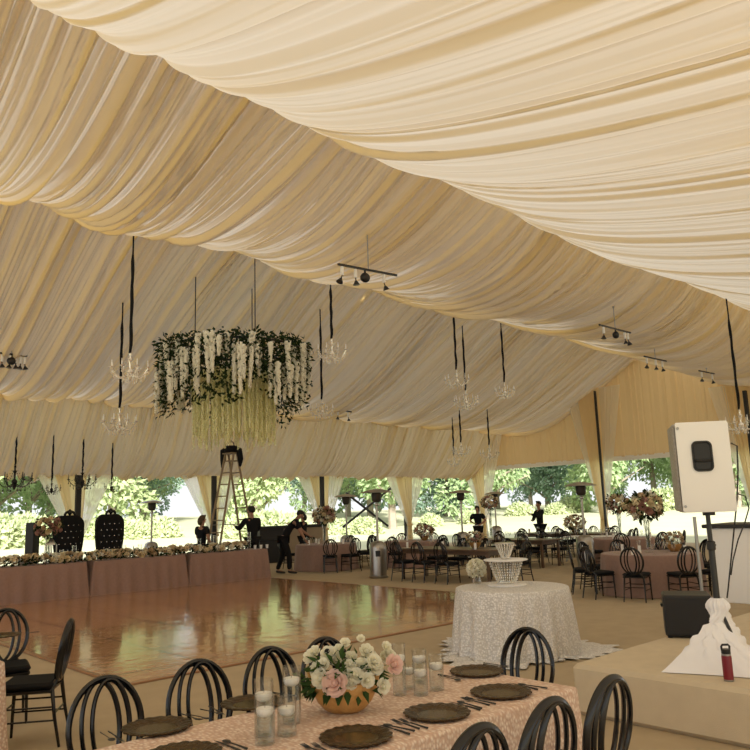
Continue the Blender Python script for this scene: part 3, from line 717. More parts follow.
# ------------------------------------------------------------------ bar behind
b0, b1 = at_dist(256, 27.2), at_dist(322, 28.5)
d_ = (b1 - b0); L = d_.length; rz = atan2(d_.y, d_.x); mid = (b0 + b1) / 2
t = thing('bar_counter', 'black topped bar counter behind the stooping man and the ladder', 'bar counter', (mid.x, mid.y, 0), rz)
b = MB(); b.box((0, 0, 1.22), (L, .6, .1), .01); b.build('counter_top', 'black_plastic', t)
b = MB(); b.box((-L * .32, 0, .99), (L * .34, .5, .36)); b.box((-L * .32, .02, .4), (L * .33, .44, .8)); b.build('front_panel', 'black_plastic', t)
b = MB(); b.box((L * .17, 0, .585), (L * .62, .5, 1.17)); b.build('front_panel', pmat('bar_front', (.32, .25, .17), .6, noise=.25, nscale=3), t)

# ------------------------------------------------------------------ thrones
def throne(x, y, label):
    t = thing('throne_chair', label, 'chair', (x, y, 0), pi + .15, 'black tufted thrones')
    b = MB(); pts = []
    def wd(z): return (.30 + .10 * sin(pi * min(1, max(0, (z - .75) / 1.05)) * .75)) if z < 1.62 else .40 * sqrt(max(0.0, 1 - ((z - 1.62) / .26) ** 2)) * 1.0
    zs = [.62, .75, .9, 1.05, 1.2, 1.35, 1.5, 1.62, 1.70, 1.76, 1.81, 1.845]
    front, back = [], []
    for z in zs:
        w = wd(z); front.append([Vector((u * w, -.22 + .07 * (1 - u * u) - .02 * (z - .6), z)) for u in (-1, -.75, -.5, -.25, 0, .25, .5, .75, 1)])
    rows = []
    for r in front: rows.append(r + [Vector((p.x * .96, p.y - .11 - .05 * (1 - (p.x / .4) ** 2), p.z)) for p in reversed(r)])
    b.grid(rows, True); b.f.append(tuple(range(len(rows[0]))) [::-1]); b.f.append(tuple((len(rows) - 1) * 18 + i for i in range(18)))
    bk = b.build('backrest', 'black_fabric', t)
    btn = MB()
    for r, z in enumerate((.85, 1.0, 1.15, 1.3, 1.45, 1.6)):
        for k in range(4 if r % 2 else 5):
            x_ = (k - (1.5 if r % 2 else 2)) * .14; btn.ball((x_, -.145 + -.02 * (z - .6) - .07 * (x_ / .36) ** 2, z), .013, 6, 4)
    btn.build('tufting_button', pmat('rhinestone', (.7, .7, .7), .1, metal=1), bk)
    c = MB()
    for a in range(9):
        q = pi * (a + .5) / 9; c.ball((.13 * cos(q), -.25, 1.85 + .09 * sin(q)), .035, 8, 5)
    c.lathe([(.02, 1.84), (.06, 1.90), (.05, 1.95), (.01, 2.0)], (0, -.25, 0), 8); c.build('crest', 'black_frame', t)
    b = MB(); b.box((0, .06, .45), (.62, .56, .16), .05); b.build('seat', 'black_fabric', t)
    for s in (-1, 1):
        b = MB(); b.tube([(s * .33, -.2, .72), (s * .35, 0, .70), (s * .35, .22, .68), (s * .34, .28, .60), (s * .33, .26, .45)], .035, 8); b.build('armrest', 'black_frame', t)
        for yy in (.28, -.22): b = MB(); b.tube([(s * .27, yy, .40), (s * .30, yy, .2), (s * .28, yy, 0)], [.04, .03, .022], 8); b.build('leg', 'black_frame', t)
tp = at_dist(75.5, 20.3); throne(tp.x, tp.y, 'black tufted throne chair behind the head table, left one of the pair')
tp = at_dist(116.5, 20.7); throne(tp.x, tp.y, 'black tufted throne chair behind the head table, right one of the pair')
pp = at_dist(34, 20.3)
t = thing('black_panel', 'narrow upright black panel behind the head table, left of the thrones', 'panel', (pp.x, pp.y, 0), .7)
b = MB(); b.box((0, 0, .87), (.27, .22, 1.66), .012); b.build('body', 'black_plastic', t)
b = MB(); b.box((0, 0, .02), (.36, .34, .04), .008); b.build('base', 'black_metal', t)
# ------------------------------------------------------------------ loudspeaker corner on the stage
SZ = .41
sp = at(717, 601, SZ + .52)
def pole_thing():
    base = Vector((sp.x, sp.y, SZ)); t = thing('speaker_stand', 'black speaker pole rising from the white stretch cover on the stage', 'stand', base, 0)
    b = MB(); b.cyl((0, 0, .40), (0, 0, .98), .026, n=14); b.build('lower_tube', 'black_metal', t)
    b = MB(); b.cyl((0, 0, .96), (0, 0, 1.25), .019, n=14); b.build('upper_tube', 'black_metal', t)
    b = MB(); b.lathe([(.026, .93), (.036, .94), (.036, 1.0), (.024, 1.01)], n=14); c = b.build('collar', 'black_plastic', t)
    b = MB(); b.cyl((.03, 0, .97), (.075, 0, .97), .012, n=8); b.build('knob', 'black_plastic', c)
    for k in range(3):
        a = 2 * pi * k / 3 + .4; b = MB(); b.tube([(0, 0, .50), (cos(a) * .2, sin(a) * .2, .02)], .014, 6); b.build('leg', 'black_metal', t)
pole_thing()
# white stretch cover over the tripod feet: three-cornered tent
cl, cr = at(661, 673, SZ), at(776, 681, SZ)
apex = Vector((sp.x, sp.y, SZ + .54)); far = Vector((sp.x + .42, sp.y - .1, SZ))
b = MB(); N = 24; rows = []
cor = [Vector((cl.x, cl.y, SZ + .006)), Vector((cr.x, cr.y, SZ + .006)), far]
def edge(u):
    u *= 3; k = int(u) % 3; f = u - int(u); a, c = cor[k], cor[(k + 1) % 3]; p = a.lerp(c, f); cen = (cor[0] + cor[1] + cor[2]) / 3
    return p.lerp(cen, .10 * sin(pi * f)), f
for v in np.linspace(0, 1, 22):
    row = []
    for i in range(120):
        e, f = edge(i / 120); q = 1 - v; ax = Vector((apex.x, apex.y, 0)); a = 2 * pi * i / 120 + 2.6
        top = ax + Vector((cos(-a) * .04, sin(-a) * .04, 0))
        xy = Vector((e.x, e.y, 0)).lerp(ax + Vector((cos(-a) * .075, sin(-a) * .075, 0)), min(1, v / .82))
        z = SZ + .006 + (apex.z - SZ) * (v ** 1.08)
        wr = .012 * sin(i * .55 + v * 9) * sin(pi * v) + .010 * sin(v * 38 + sin(i * .2) * 2) * sin(pi * v) ** 2
        z += abs(wr) * 1.2; xy += Vector((wr, -wr, 0)) * .8
        if v > .82: k = 1 - .45 * (v - .82) / .18 + .35 * sin((v - .82) / .18 * pi) + .10 * sin(i * .9); xy = ax + (xy - ax) * k
        row.append(Vector((xy.x, xy.y, z)))
    rows.append(row)
b.grid(rows, True)
sc_ = tag(b.build('tripod_cover', 'white_cloth', None, True, 80), 'white stretch fabric cover pulled over the tripod feet on the stage', 'cover')
# the loudspeaker
SPZ = SZ + 1.25
t = thing('loudspeaker', 'white loudspeaker box tilted on the black pole, right of the picture', 'loudspeaker', (sp.x, sp.y, SPZ), 0)
# local x: across the visible side, y: depth, the grille is at -x
vx = Vector((RGT.x, RGT.y, 0)).normalized(); rz = atan2(vx.y, vx.x) - .29
t.rotation_euler = (0, 0, rz)
W, D, Hh = .42, .44, .75
b = MB(); prof = [(-W / 2, -D / 2), (W / 2, -D / 2 + .06), (W / 2, D / 2 - .06), (-W / 2, D / 2)]
vs = []; fs = []
def sect(ins, z, lean): return [Vector((x * (1 - ins), y * (1 - ins), z)) for x, y in prof]
body = MB(); lv = [(.05, 0), (0, .02), (0, Hh - .02), (.05, Hh)]
for ins, z in lv: vs += sect(ins, z, 0)
fs = [(3, 2, 1, 0), (12, 13, 14, 15)] + [(l * 4 + k, l * 4 + (k + 1) % 4, l * 4 + 4 + (k + 1) % 4, l * 4 + 4 + k) for l in range(3) for k in range(4)]
body.add(vs, fs); bd = body.build('cabinet', 'white_paint', t, True, 30)
sd = atan2(.06, W)
hb = MB()
def rrect(w, h, r, n=6):
    o = []
    for cx, cz, a0 in ((w / 2 - r, h / 2 - r, 0), (-w / 2 + r, h / 2 - r, pi / 2), (-w / 2 + r, -h / 2 + r, pi), (w / 2 - r, -h / 2 + r, 1.5 * pi)):
        for k in range(n + 1): a = a0 + pi / 2 * k / n; o.append((cx + r * cos(a), cz + r * sin(a)))
    return o
hx, hz = -.015, .46
def hplane(o, dep): return [Vector((hx + x * cos(sd), -D / 2 + .03 - .003 + (hx + x) * .13 - dep, hz + z)) for x, z in o]
r1, r2, r3 = rrect(.165, .255, .045), rrect(.14, .23, .035), rrect(.125, .215, .03)
hb.grid([hplane(r1, .001), hplane(r1, .008), hplane(r2, .008), hplane(r3, -.001)], True); hb.f.append(tuple(range(3 * 28, 4 * 28)))
hd_ = hb.build('handle_plate', 'black_plastic', bd, True, 30)
b = MB(); b.tube([(hx - .06, -D / 2 + .012, hz - .035), (hx, -D / 2 + .018, hz - .04), (hx + .06, -D / 2 + .026, hz - .035)], .012, 8); b.build('grip_bar', 'black_plastic', hd_)
b = MB(); b.box((-W / 2 - .012, 0, Hh / 2), (.03, D * .95, Hh * .97), .012); b.build('grille', pmat('grille_mesh', (.42, .40, .37), .45, metal=.7, noise=.4, nscale=60, bump=.6, bscale=200), t)
b = MB(); b.cyl((.01, 0, -.03), (.01, 0, .0), .05, n=14); b.build('pole_socket', 'black_plastic', t)
for zz in (.05, Hh - .05): 
    b = MB(); b.cyl((-W / 2 + .02, -D / 2 + .005, zz), (-W / 2 + .02, -D / 2 - .006, zz), .012, n=10); b.build('screw', 'grey_metal', t)
# cable from the speaker back
ce = lambda px, py, dep=6.75: at_depth(px, py, dep)
b = MB(); b.tube([ce(731, 443), ce(737, 446), ce(738, 470), ce(737, 500), ce(734, 530), ce(731, 560), ce(728, 590, 6.7), ce(727, 598, 6.7)], .007, 6)
b.tube([ce(738, 494), ce(745, 496), ce(749, 508), ce(745, 522), ce(738, 540), ce(733, 560), ce(731, 575)], .006, 6)
tag(b.build('speaker_cable', 'black_plastic'), 'black cable looping down from the back of the white loudspeaker', 'cable')
# subwoofer
sb = at(690, 641, SZ)
rz_view = atan2(vx.y, vx.x); sbp = at(700, 639, SZ) + Vector((-vx.y, vx.x, 0)) * .25
t = thing('subwoofer', 'black subwoofer box lying on the stage behind the white stretch cover', 'loudspeaker', (sbp.x, sbp.y, SZ), rz_view - .33)
b = MB(); b.box((0, 0, .21), (.46, .46, .40), .018); bx_ = b.build('cabinet', 'black_plastic', t)
b = MB(); b.box((0, -.235, .21), (.42, .012, .35), .004); gr = b.build('grille', pmat('black_grille', (.018, .018, .02), .6, bump=.5, bscale=300), t)
for sx in (-1, 1):
    for sy in (-1, 1): b = MB(); b.cyl((sx * .19, sy * .2, 0), (sx * .19, sy * .2, .012), .022, n=10); b.build('foot', 'black_plastic', t)
b = MB(); b.tube([(-.235, -.05, .28), (-.245, -.05, .30), (-.245, .05, .30), (-.235, .05, .28)], .01, 6); b.build('handle', 'black_metal', t)
# red bottle
bp_ = at(729, 681, SZ)
t = thing('water_bottle', 'burgundy insulated bottle with black loop lid at the stage edge', 'bottle', (bp_.x, bp_.y, SZ), atan2(vx.y, vx.x))
b = MB(); b.lathe([(.030, .014), (.0365, .014), (.0365, .175), (.0345, .185)], n=24); b.build('body', 'red', t)
b = MB(); b.lathe([(.033, 0), (.0362, .004), (.0362, .014), (.03, .015)], n=24); b.build('base_ring', 'grey_metal', t)
b = MB(); b.lathe([(.0345, .184), (.0345, .196), (.031, .199)], n=24); b.build('neck_ring', 'grey_metal', t)
b = MB(); b.lathe([(.0335, .199), (.034, .203), (.034, .227), (.029, .232)], n=24); ld = b.build('lid', 'black_plastic', t)
b = MB(); b.tube([(-.029, 0, .222), (-.031, 0, .25), (-.022, 0, .262), (.022, 0, .262), (.031, 0, .25), (.029, 0, .222)], .0065, 8, flat=1.3); b.build('carry_loop', 'black_plastic', ld)
# white booth behind
bo = at(713, 602, SZ)
t = thing('music_booth', 'white booth front with black top at the right edge of the stage', 'booth', (bo.x + .03, bo.y + .30, SZ), 0)
b = MB(); b.box((.02, -1.15, .48), (.05, 1.7, .96), .006); b.build('front_panel', 'white_paint', t)
b = MB(); b.box((.47, -.32, .47), (.85, .04, .94), .006); b.build('side_panel', 'white_paint', t)
b = MB(); b.box((.42, -1.15, .985), (.95, 1.78, .05), .01); b.build('top', 'black_plastic', t)
b = MB(); b.lathe([(.12, 0), (.14, .015), (.145, .06), (.13, .09), (.02, .1)], n=20); 
cs = b.build('headphone_case', 'black_plastic', None); q = at(752, 612, SZ + .12); cs.location = (6.95, 1.92, SZ); cs.scale = (1, 1, 2.0)
tag(cs, 'round black case on the stage, cut by the right picture edge', 'case')
q = at_dist(693, 10.2)
t = thing('light_stand', 'thin grey stand behind the white loudspeaker', 'stand', (q.x, q.y, 0), .0)
b = MB(); b.cyl((0, 0, .3), (0, 0, 1.55), .02, n=10); b.build('pole', 'grey_metal', t)
for k in range(3): a = 2 * pi * k / 3; b = MB(); b.tube([(0, 0, .5), (cos(a) * .4, sin(a) * .4, .01)], .012, 6); b.build('leg', 'grey_metal', t)

# ------------------------------------------------------------------ charger plates and cutlery
def charger(x, y, label):
    t = thing('charger_plate', label, 'plate', (x, y, TZ + .001), R_.uniform(0, 6), 'bronze charger plates')
    b = MB(); n = 72; prof = [(.0, .004), (.098, .004), (.108, .007), (.118, .012), (.140, .0155), (.158, .018), (.165, .016), (.163, .010), (.12, .003), (.09, 0), (0, 0)]
    rows = []
    for r, z in prof:
        rows.append([Vector((cos(2 * pi * i / n) * (r + (.0035 * (1 if (i // 2) % 2 else -1) if r > .15 else 0)), sin(2 * pi * i / n) * (r + (.0035 * (1 if (i // 2) % 2 else -1) if r > .15 else 0)), z + (.002 * (1 if (i // 2) % 2 else 0) if .115 < r < .163 and z > .01 else 0))) for i in range(n)])
    b.grid(rows, True); b.build('rim', 'bronze', t)
    b = MB(); b.lathe([(.1, .0046), (.096, .0052), (.05, .0052), (.002, .0052)], n=48); b.build('well', 'bronze_light', t)
    return t
P0 = None
def plate(px, py, label):
    global P0
    p = at(px, py, TZ)
    if P0 is None: P0 = charger(p.x, p.y, label); return p
    dup(P0, label, (p.x, p.y, TZ + .001), R_.uniform(0, 6)); return p
CUT = {}
def cutlery_mesh():
    b = MB()                           # fork, along +y
    b.tube([(0, -.10, .004), (0, -.03, .005), (0, .02, .006)], [.0052, .0038, .0035], 6, flat=.5)
    b.add([(-.004, .015, .006), (.004, .015, .006), (.0115, .045, .004), (-.0115, .045, .004), (-.0115, .058, .005), (.0115, .058, .005)], [(0, 1, 2, 3), (3, 2, 5, 4)])
    for k in range(4): b.tube([(-.0098 + k * .0065, .056, .005), (-.0098 + k * .0065, .10, .009)], [.0022, .0013], 5)
    CUT['fork'] = b.mesh('fork')
    b = MB(); b.tube([(0, -.11, .004), (0, -.06, .005), (0, -.005, .005)], [.006, .005, .004], 6, flat=.6)
    b.add([(-.004, -.008, .004), (.006, -.008, .004), (.010, .03, .004), (.009, .08, .004), (-.002, .115, .004), (-.004, .1, .004), (-.004, -.008, .0065), (.002, .1, .005)], [(0, 1, 2, 3, 4, 5), (6, 7, 4, 5, 0), (6, 1, 2, 3, 7), (3, 4, 7)])
    CUT['knife'] = b.mesh('knife')
    b = MB(); b.tube([(0, -.10, .004), (0, -.03, .005), (0, .035, .005)], [.0055, .0038, .0032], 6, flat=.5); b.ball((0, .06, .006), .02, 12, 6, (.85, 1.35, .22)); CUT['spoon'] = b.mesh('spoon')
cutlery_mesh()
def lay(kind, x, y, rz, label):
    o = link(kind, CUT[kind], M['black_metal'], None, (x, y, TZ + .003), (0, 0, rz)); o.scale = (1, 1, 1)
    tag(o, label, kind, 'black cutlery')
PL_ = [(157, 729, 'far', 'far left plate before the leftmost chair'), (252, 705, 'far', 'plate half hidden by the tall candle glasses'), (477, 673, 'far', 'far right plate, before the sequin table'),
       (356, 739, 'near', 'plate cut by the lower edge, below the gold bowl'), (437, 715, 'near', 'middle near plate, right of the gold bowl'), (501, 694, 'near', 'near right plate by the table end'), (183, 757, 'near', 'plate mostly below the lower edge, at left')]
for px, py, side, w in PL_:
    p = plate(px, py, 'scalloped bronze charger plate, ' + w)
    f = 1 if side == 'near' else -1            # near guests face +y
    for k, (dx, kind) in enumerate(((-.205, 'fork'), (-.235, 'fork'), (.200, 'knife'), (.232, 'spoon'))):
        rz = (0 if f > 0 else pi) + R_.uniform(-.16, .16)
        lay(kind, p.x + f * dx, p.y + R_.uniform(-.02, .02) - f * .02, rz, 'black ' + ('inner fork', 'outer fork', 'knife', 'spoon')[k] + ' beside the ' + w.replace(', ', ' '))
q = at(1, 637, TZ); dup(P0, 'bronze charger plate on the table at the left picture edge', (q.x, q.y, TZ + .001), 1)
lay('fork', q.x + .22, q.y, 1.2, 'black fork beside the plate on the left edge table')

# ------------------------------------------------------------------ candle glasses
def candle_glass(x, y, z, h, r, fill, label, group='candle glasses', scale_parts=True):
    t = thing('candle_glass', label, 'candle holder', (x, y, z + .001), 0, group)
    b = MB(); b.lathe([(0.001, 0), (r * .96, 0), (r, .004), (r, h), (r - .0025, h), (r - .003, .012), (.001, .010)], n=28); b.build('cylinder', 'glass', t)
    if scale_parts:
        b = MB(); b.lathe([(.001, .0125), (r - .0035, .0125), (r - .0035, h * fill), (.001, h * fill)], n=24); b.build('water', 'water', t)
    b = MB(); c = r - .005; b.lathe([(c * .55, h * fill - .012), (c * .85, h * fill - .004), (c, h * fill + .012), (c * .96, h * fill + .024), (c * .5, h * fill + .026), (.001, h * fill + .025)], n=24); fc = b.build('floating_candle', 'wax', t)
    b = MB(); b.cyl((0, 0, h * fill + .024), (0, 0, h * fill + .034), .0012, n=5); b.build('wick', 'black_fabric', fc)
for px, py, ytop, wpx, fill, w in ((264, 736, 682, 20, .66, 'left rear one of the left group'), (265, 744, 698, 20, .62, 'front one of the left group'), (287, 735, 699, 20, .58, 'right front one of the left group'), (292, 723, 669, 19, .70, 'tallest and farthest of the left group'),
        (400, 695, 646, 14, .68, 'nearest the flowers in the right group'), (420, 683, 651, 15, .66, 'tall rear one of the right group'), (421, 695, 664, 15, .62, 'short front one of the right group'), (437, 690, 656, 15, .62, 'rightmost of the right group'), (409, 689, 664, 13, .62, 'short hidden one of the right group')):
    p = at(px, py, TZ); dep = (p - CAM).dot(fwd); h = (py - ytop) * dep / FPX * 1.0; r = wpx / 2 * dep / FPX
    candle_glass(p.x, p.y, TZ, h, min(r, .045), fill, 'clear glass cylinder with a floating white candle, ' + w)

# ------------------------------------------------------------------ flowers
def rose_mesh(seed, rings=((.30, 4, 1.0), (.58, 5, .92), (.88, 6, .72), (1.0, 6, .45))):
    rr = random.Random(seed); b = MB(); b.ball((0, 0, .30), .30, 7, 5, (1, 1, 1.25))
    for k, (rad, n, hh) in enumerate(rings):
        for i in range(n):
            a0 = 2 * pi * (i + .5 * k) / n + rr.uniform(-.2, .2); w = 2.5 / n * 1.25; G = []
            for v in (0, .4, .75, 1.0):
                row = []
                for u in (-1, -.4, .4, 1):
                    a = a0 + u * w * (.45 + .55 * sin(min(1, v + .15) * pi * .62)) * (1 if v < .9 else .75)
                    rd = rad * (.25 + .75 * v ** .7) * (1.06 if v == 1 else 1) * (1 - .06 * abs(u)); z = hh * v * (1 - .10 * u * u * v) - .03 * k
                    row.append(Vector((cos(a) * rd, sin(a) * rd, z)))
                G.append(row)
            b.grid(G)
    return b.mesh('bloom')
def ball_bloom(seed, n=16):
    rr = random.Random(seed); b = MB(); b.ball((0, 0, .1), .55, 6, 4)
    for i in range(n):
        z = 1 - 1.5 * (i + .5) / n; a = i * 2.4; s = sqrt(max(0, 1 - z * z)); v = Vector((cos(a) * s, sin(a) * s, z)); t1 = v.orthogonal().normalized(); t2 = v.cross(t1)
        c = v * .72; k = .42
        b.add([c + v * .1, c + t1 * k + v * .22, c + t2 * k + v * .22, c - t1 * k + v * .22, c - t2 * k + v * .22], [(0, 1, 2), (0, 2, 3), (0, 3, 4), (0, 4, 1)])
    return b.mesh('bloom')
ROSE = [rose_mesh(s) for s in (1, 2)]
BALL = [ball_bloom(s) for s in (3, 4)]
def colored(me, mk, _c={}):
    k = (me.name, mk)
    if k not in _c: m2 = me.copy(); m2.materials.clear(); m2.materials.append(M[mk]); _c[k] = m2
    return _c[k]
def bloom(nm, me, mk, parent, c, n, s):
    q = Vector(n).normalized().to_track_quat('Z', 'Y'); o = link(nm, colored(me, mk), None, parent, c); o.rotation_mode = 'QUATERNION'; o.rotation_quaternion = q; o.scale = (s, s, s); return o
def foliage(rr, n, rad, L, m, parent, c=(0, 0, 0), sq=(1, 1, 1), lo=-1):
    b = MB(); c = Vector(c)
    for _ in range(n):
        v = Vector((rr.gauss(0, 1), rr.gauss(0, 1), rr.gauss(0, 1))).normalized()
        if v.z < lo: v.z = abs(v.z)
        p = c + Vector((v.x * sq[0], v.y * sq[1], v.z * sq[2])) * rad * rr.uniform(.55, 1.0)
        d = v + Vector((rr.uniform(-.8, .8), rr.uniform(-.8, .8), rr.uniform(-.8, .5))); b.leaf(p, d, v + Vector((0, 0, .4)), L * rr.uniform(.7, 1.3), L * .45)
    return b.build('foliage', m, parent, False)
# foreground centrepiece
cp = at(345, 712, TZ)
rzc = atan2(vx.y, vx.x)
t = thing('flower_bowl', 'gold boat-shaped bowl of white roses, one pink rose and green leaves on the blush table', 'flower arrangement', (cp.x, cp.y, TZ + .001), rzc)
b = MB(); n = 48; rows = []
for f, z in ((0, .0), (.38, .0), (.54, .012), (.72, .04), (.86, .08), (.93, .12), (1.0, .15), (.97, .15), (.86, .11), (.55, .05), (0, .03)):
    rows.append([Vector((cos(2 * pi * i / n) * .195 * f, sin(2 * pi * i / n) * .098 * f ** .8 if f else 0, z * (1 + .42 * abs(cos(2 * pi * i / n)) ** 3 - .05))) for i in range(n)])
b.grid(rows, True); b.build('bowl', 'gold_bowl', t)
rr = random.Random(12)
fb = MB()
for _ in range(150):
    a = rr.uniform(0, 2 * pi); v = Vector((cos(a) * rr.uniform(.2, 1), sin(a) * rr.uniform(.2, 1), rr.uniform(-.1, 1))).normalized()
    p = Vector((v.x * .20, v.y * .12, .15 + v.z * .13)) * rr.uniform(.75, 1.0); p.z = max(p.z, .09)
    fb.leaf(p, v + Vector((rr.uniform(-.6, .6), rr.uniform(-.6, .6), rr.uniform(-.8, .4))), v + Vector((0, 0, .3)), .065 * rr.uniform(.7, 1.4), .033)
for _ in range(14):
    a = rr.uniform(pi, 2 * pi); v = Vector((cos(a), sin(a) * .9, -.1)); fb.leaf((v.x * .15, v.y * .095, .125), v + Vector((0, 0, -.9)), v, .08, .04)
fb.build('foliage', 'leaf', t, False)
# (px, py, radius px, kind)
FL = [(371, 660, 10, 'w'), (360, 667, 8, 'w'), (333, 690, 0, 'p'), (320, 678, 9, 'w'), (317, 669, 8, 'w'), (309, 656, 7, 'w'), (328, 653, 8, 'a'), (336, 658, 7, 'w'), (351, 656, 6, 'w'), (350, 664, 5, 'w'), (346, 671, 6, 'w'), (357, 675, 7, 'w'), (363, 667, 9, 'w'), (368, 680, 7, 'w'), (376, 666, 8, 'w'), (367, 650, 7, 'w'), (384, 686, 7, 'w'),
      (375, 661, 7, 'w'), (386, 657, 6, 'w'), (387, 646, 5, 'w'), (395, 664, 9, 'p'), (389, 653, 6, 'w'), (351, 683, 6, 'w'), (349, 675, 6, 'w'), (345, 642, 5, 'w'), (361, 638, 4, 'w'), (314, 651, 6, 'w'), (392, 655, 5, 'w'), (339, 648, 5, 'w'), (323, 664, 6, 'w')]
inv = Matrix.Rotation(-rzc, 3, 'Z')
for i, (px, py, rp, k) in enumerate(FL):
    if k == 'p' and rp == 0: px, py, rp = 334, 683, 12
    dep = (Vector((cp.x, cp.y, TZ + .2)) - CAM).dot(fwd) - (.10 if py > 672 else .05 if py > 660 else -.02) + (.03 if px < 315 or px > 385 else 0) - (.035 if k == 'p' else 0)
    p = inv @ (at_depth(px, py, dep) - Vector((cp.x, cp.y, TZ + .001))); s = rp * dep / FPX * 1.12
    nrm = (p - Vector((0, 0, .10))).normalized() * .8 + inv @ (-fwd) * .8 + Vector((0, 0, .25))
    o = bloom('rose' if k != 'a' else 'anemone', ROSE[i % 2], {'w': 'petal_white', 'p': 'petal_pink', 'a': 'petal_white'}[k], t, p - nrm.normalized() * s * .45, nrm, s)
    if k == 'p': o['label'] = 'blush pink rose'
    if k == 'a':
        o['label'] = 'white anemone with a black centre'; b = MB(); b.ball((0, 0, .78), .32, 10, 6, (1, 1, .7)); b.build('flower_centre', 'black_fabric', o)
# flower ball arrangements ----------------------------------------------
def arrangement(loc, rad, vase_h, label, seed, vase='tall', pal=('petal_tan', 'petal_cream', 'petal_mauve', 'petal_white'), nb=34, sq=(1, 1, .82), nleaf=170):
    rr = random.Random(seed); t = thing('flower_arrangement', label, 'flower arrangement', loc, 0)
    if vase == 'tall':
        b = MB(); b.lathe([(.07, 0), (.085, .01), (.05, .04), (.042, .08), (.05, vase_h * .6), (.075, vase_h), (.07, vase_h), (.045, vase_h * .6), (.036, .09), (.001, .06)], n=16); b.build('vase', 'glass', t)
        b = MB()
        for k in range(6): a = k * 1.05; b.tube([(cos(a) * .02, sin(a) * .02, .1), (cos(a + 1) * .03, sin(a + 1) * .03, vase_h * .6), (cos(a) * .05, sin(a) * .05, vase_h + .05)], .005, 5)
        b.build('stems', 'leaf', t)
    elif vase == 'bowl':
        b = MB(); b.lathe([(.06, 0), (.08, .01), (.13, .08), (.15, .14), (.14, .14), (.11, .08), (.001, .03)], n=20); b.build('bowl', 'gold_bowl', t)
    cz = vase_h + rad * sq[2] * .75
    foliage(rr, nleaf, rad * .98, rad * .30, 'leaf_dark', t, (0, 0, cz), sq)
    for i in range(nb):
        z = 1 - 1.75 * (i + .5) / nb; a = i * 2.39996; s = sqrt(max(0, 1 - z * z)); v = Vector((cos(a) * s, sin(a) * s, z))
        c = Vector((v.x * sq[0], v.y * sq[1], v.z * sq[2])) * rad * rr.uniform(.72, .95) + Vector((0, 0, cz))
        bloom('bloom', rr.choice(ROSE + BALL), rr.choice(pal), t, c, v, rad * rr.uniform(.15, .24))
    return t
def on_table(px, dist): return at_dist(px, dist)
arrangement((RT[0] + .02, RT[1] + .02, TZ), .36, .66, 'large ball of cream flowers in a tall vase on the near round table', 41, nb=46, nleaf=260)
arrangement((R2[0] - .1, R2[1] + .1, TZ), .34, .72, 'ball of cream flowers on the farther round table, left of the big ball', 42)
arrangement((T3[0] - .05, T3[1] + .0, TZ), .36, .62, 'ball of cream and pink flowers in a tall clear vase by the stooping man', 43, nb=42, nleaf=220)
d = ray(49, 515); arrangement((d.x / d.y * 17.93, 17.93, HZ), .30, .62, 'dark leafy ball of mauve flowers on the head table, left of the thrones', 44, pal=('petal_mauve', 'petal_mauve', 'petal_tan', 'petal_cream'), nleaf=260)
arrangement((LM2[0], LM2[1] + .6, TZ), .27, .92, 'round flower ball on a slim clear vase, below the trees right of the heater', 45, nleaf=160)
arrangement((R4[0] + .1, R4[1] - .35, TZ), .30, .14, 'low bowl of autumn flowers on the round table behind the large heater', 46, 'bowl', sq=(1.2, 1, .7))
arrangement((RT[0] + .42, RT[1] - .3, TZ), .20, .14, 'low gold bowl of flowers on the near round table, right of the tall vase', 47, 'bowl', sq=(1.2, 1, .7), nb=22, nleaf=90)
arrangement((LM3[0] - .1, LM3[1] - .4, TZ), .34, .14, 'low arrangement of tan flowers on the far long table', 48, 'bowl', sq=(1.3, 1, .75))
arrangement((LM1[0] + .1, LM1[1] - .6, TZ), .22, .12, 'low bowl of flowers on the middle long table, near its right end', 49, 'bowl', sq=(1.3, 1, .7), nb=20, nleaf=90)
# garland along the head table: one garland with foliage, its hundred largest blooms as parts
for gi, (x0, x1, wd) in enumerate(((8.6, 11.35, 'right half'), (4.7, 8.6, 'left half'))):
    t = thing('flower_garland', 'thick garland of cream roses along the front of the head table, ' + wd, 'garland', ((x0 + x1) / 2, 17.55, HZ + .03), 0)
    rr = random.Random(70 + gi); L = x1 - x0; b = MB()
    for _ in range(int(L * 170)):
        a = rr.uniform(-.2, pi + .2); r = rr.uniform(.06, .15); p = Vector((rr.uniform(-L / 2, L / 2), cos(a) * r * 1.2, max(.01, sin(a) * r))); v = Vector((rr.uniform(-.5, .5), cos(a), sin(a)))
        b.leaf(p, v + Vector((rr.uniform(-1, 1), 0, rr.uniform(-.5, .5))), v, .10 * rr.uniform(.7, 1.3), .05)
    b.build('foliage', 'leaf_dark', t, False)
    nb = int(min(99, L * 26))
    for i in range(nb):
        a = rr.uniform(.05, pi - .1) if i % 3 else rr.uniform(pi * .55, pi); r = .12; s = rr.uniform(.055, .088)
        p = Vector((-L / 2 + L * (i + rr.random()) / nb, cos(a) * r * 1.25, .03 + sin(a) * r)); v = Vector((rr.uniform(-.3, .3), cos(a), sin(a) + .1))
        bloom('bloom', rr.choice(ROSE + BALL), rr.choice(('petal_cream', 'petal_cream', 'petal_tan', 'petal_white')), t, p, v, s)
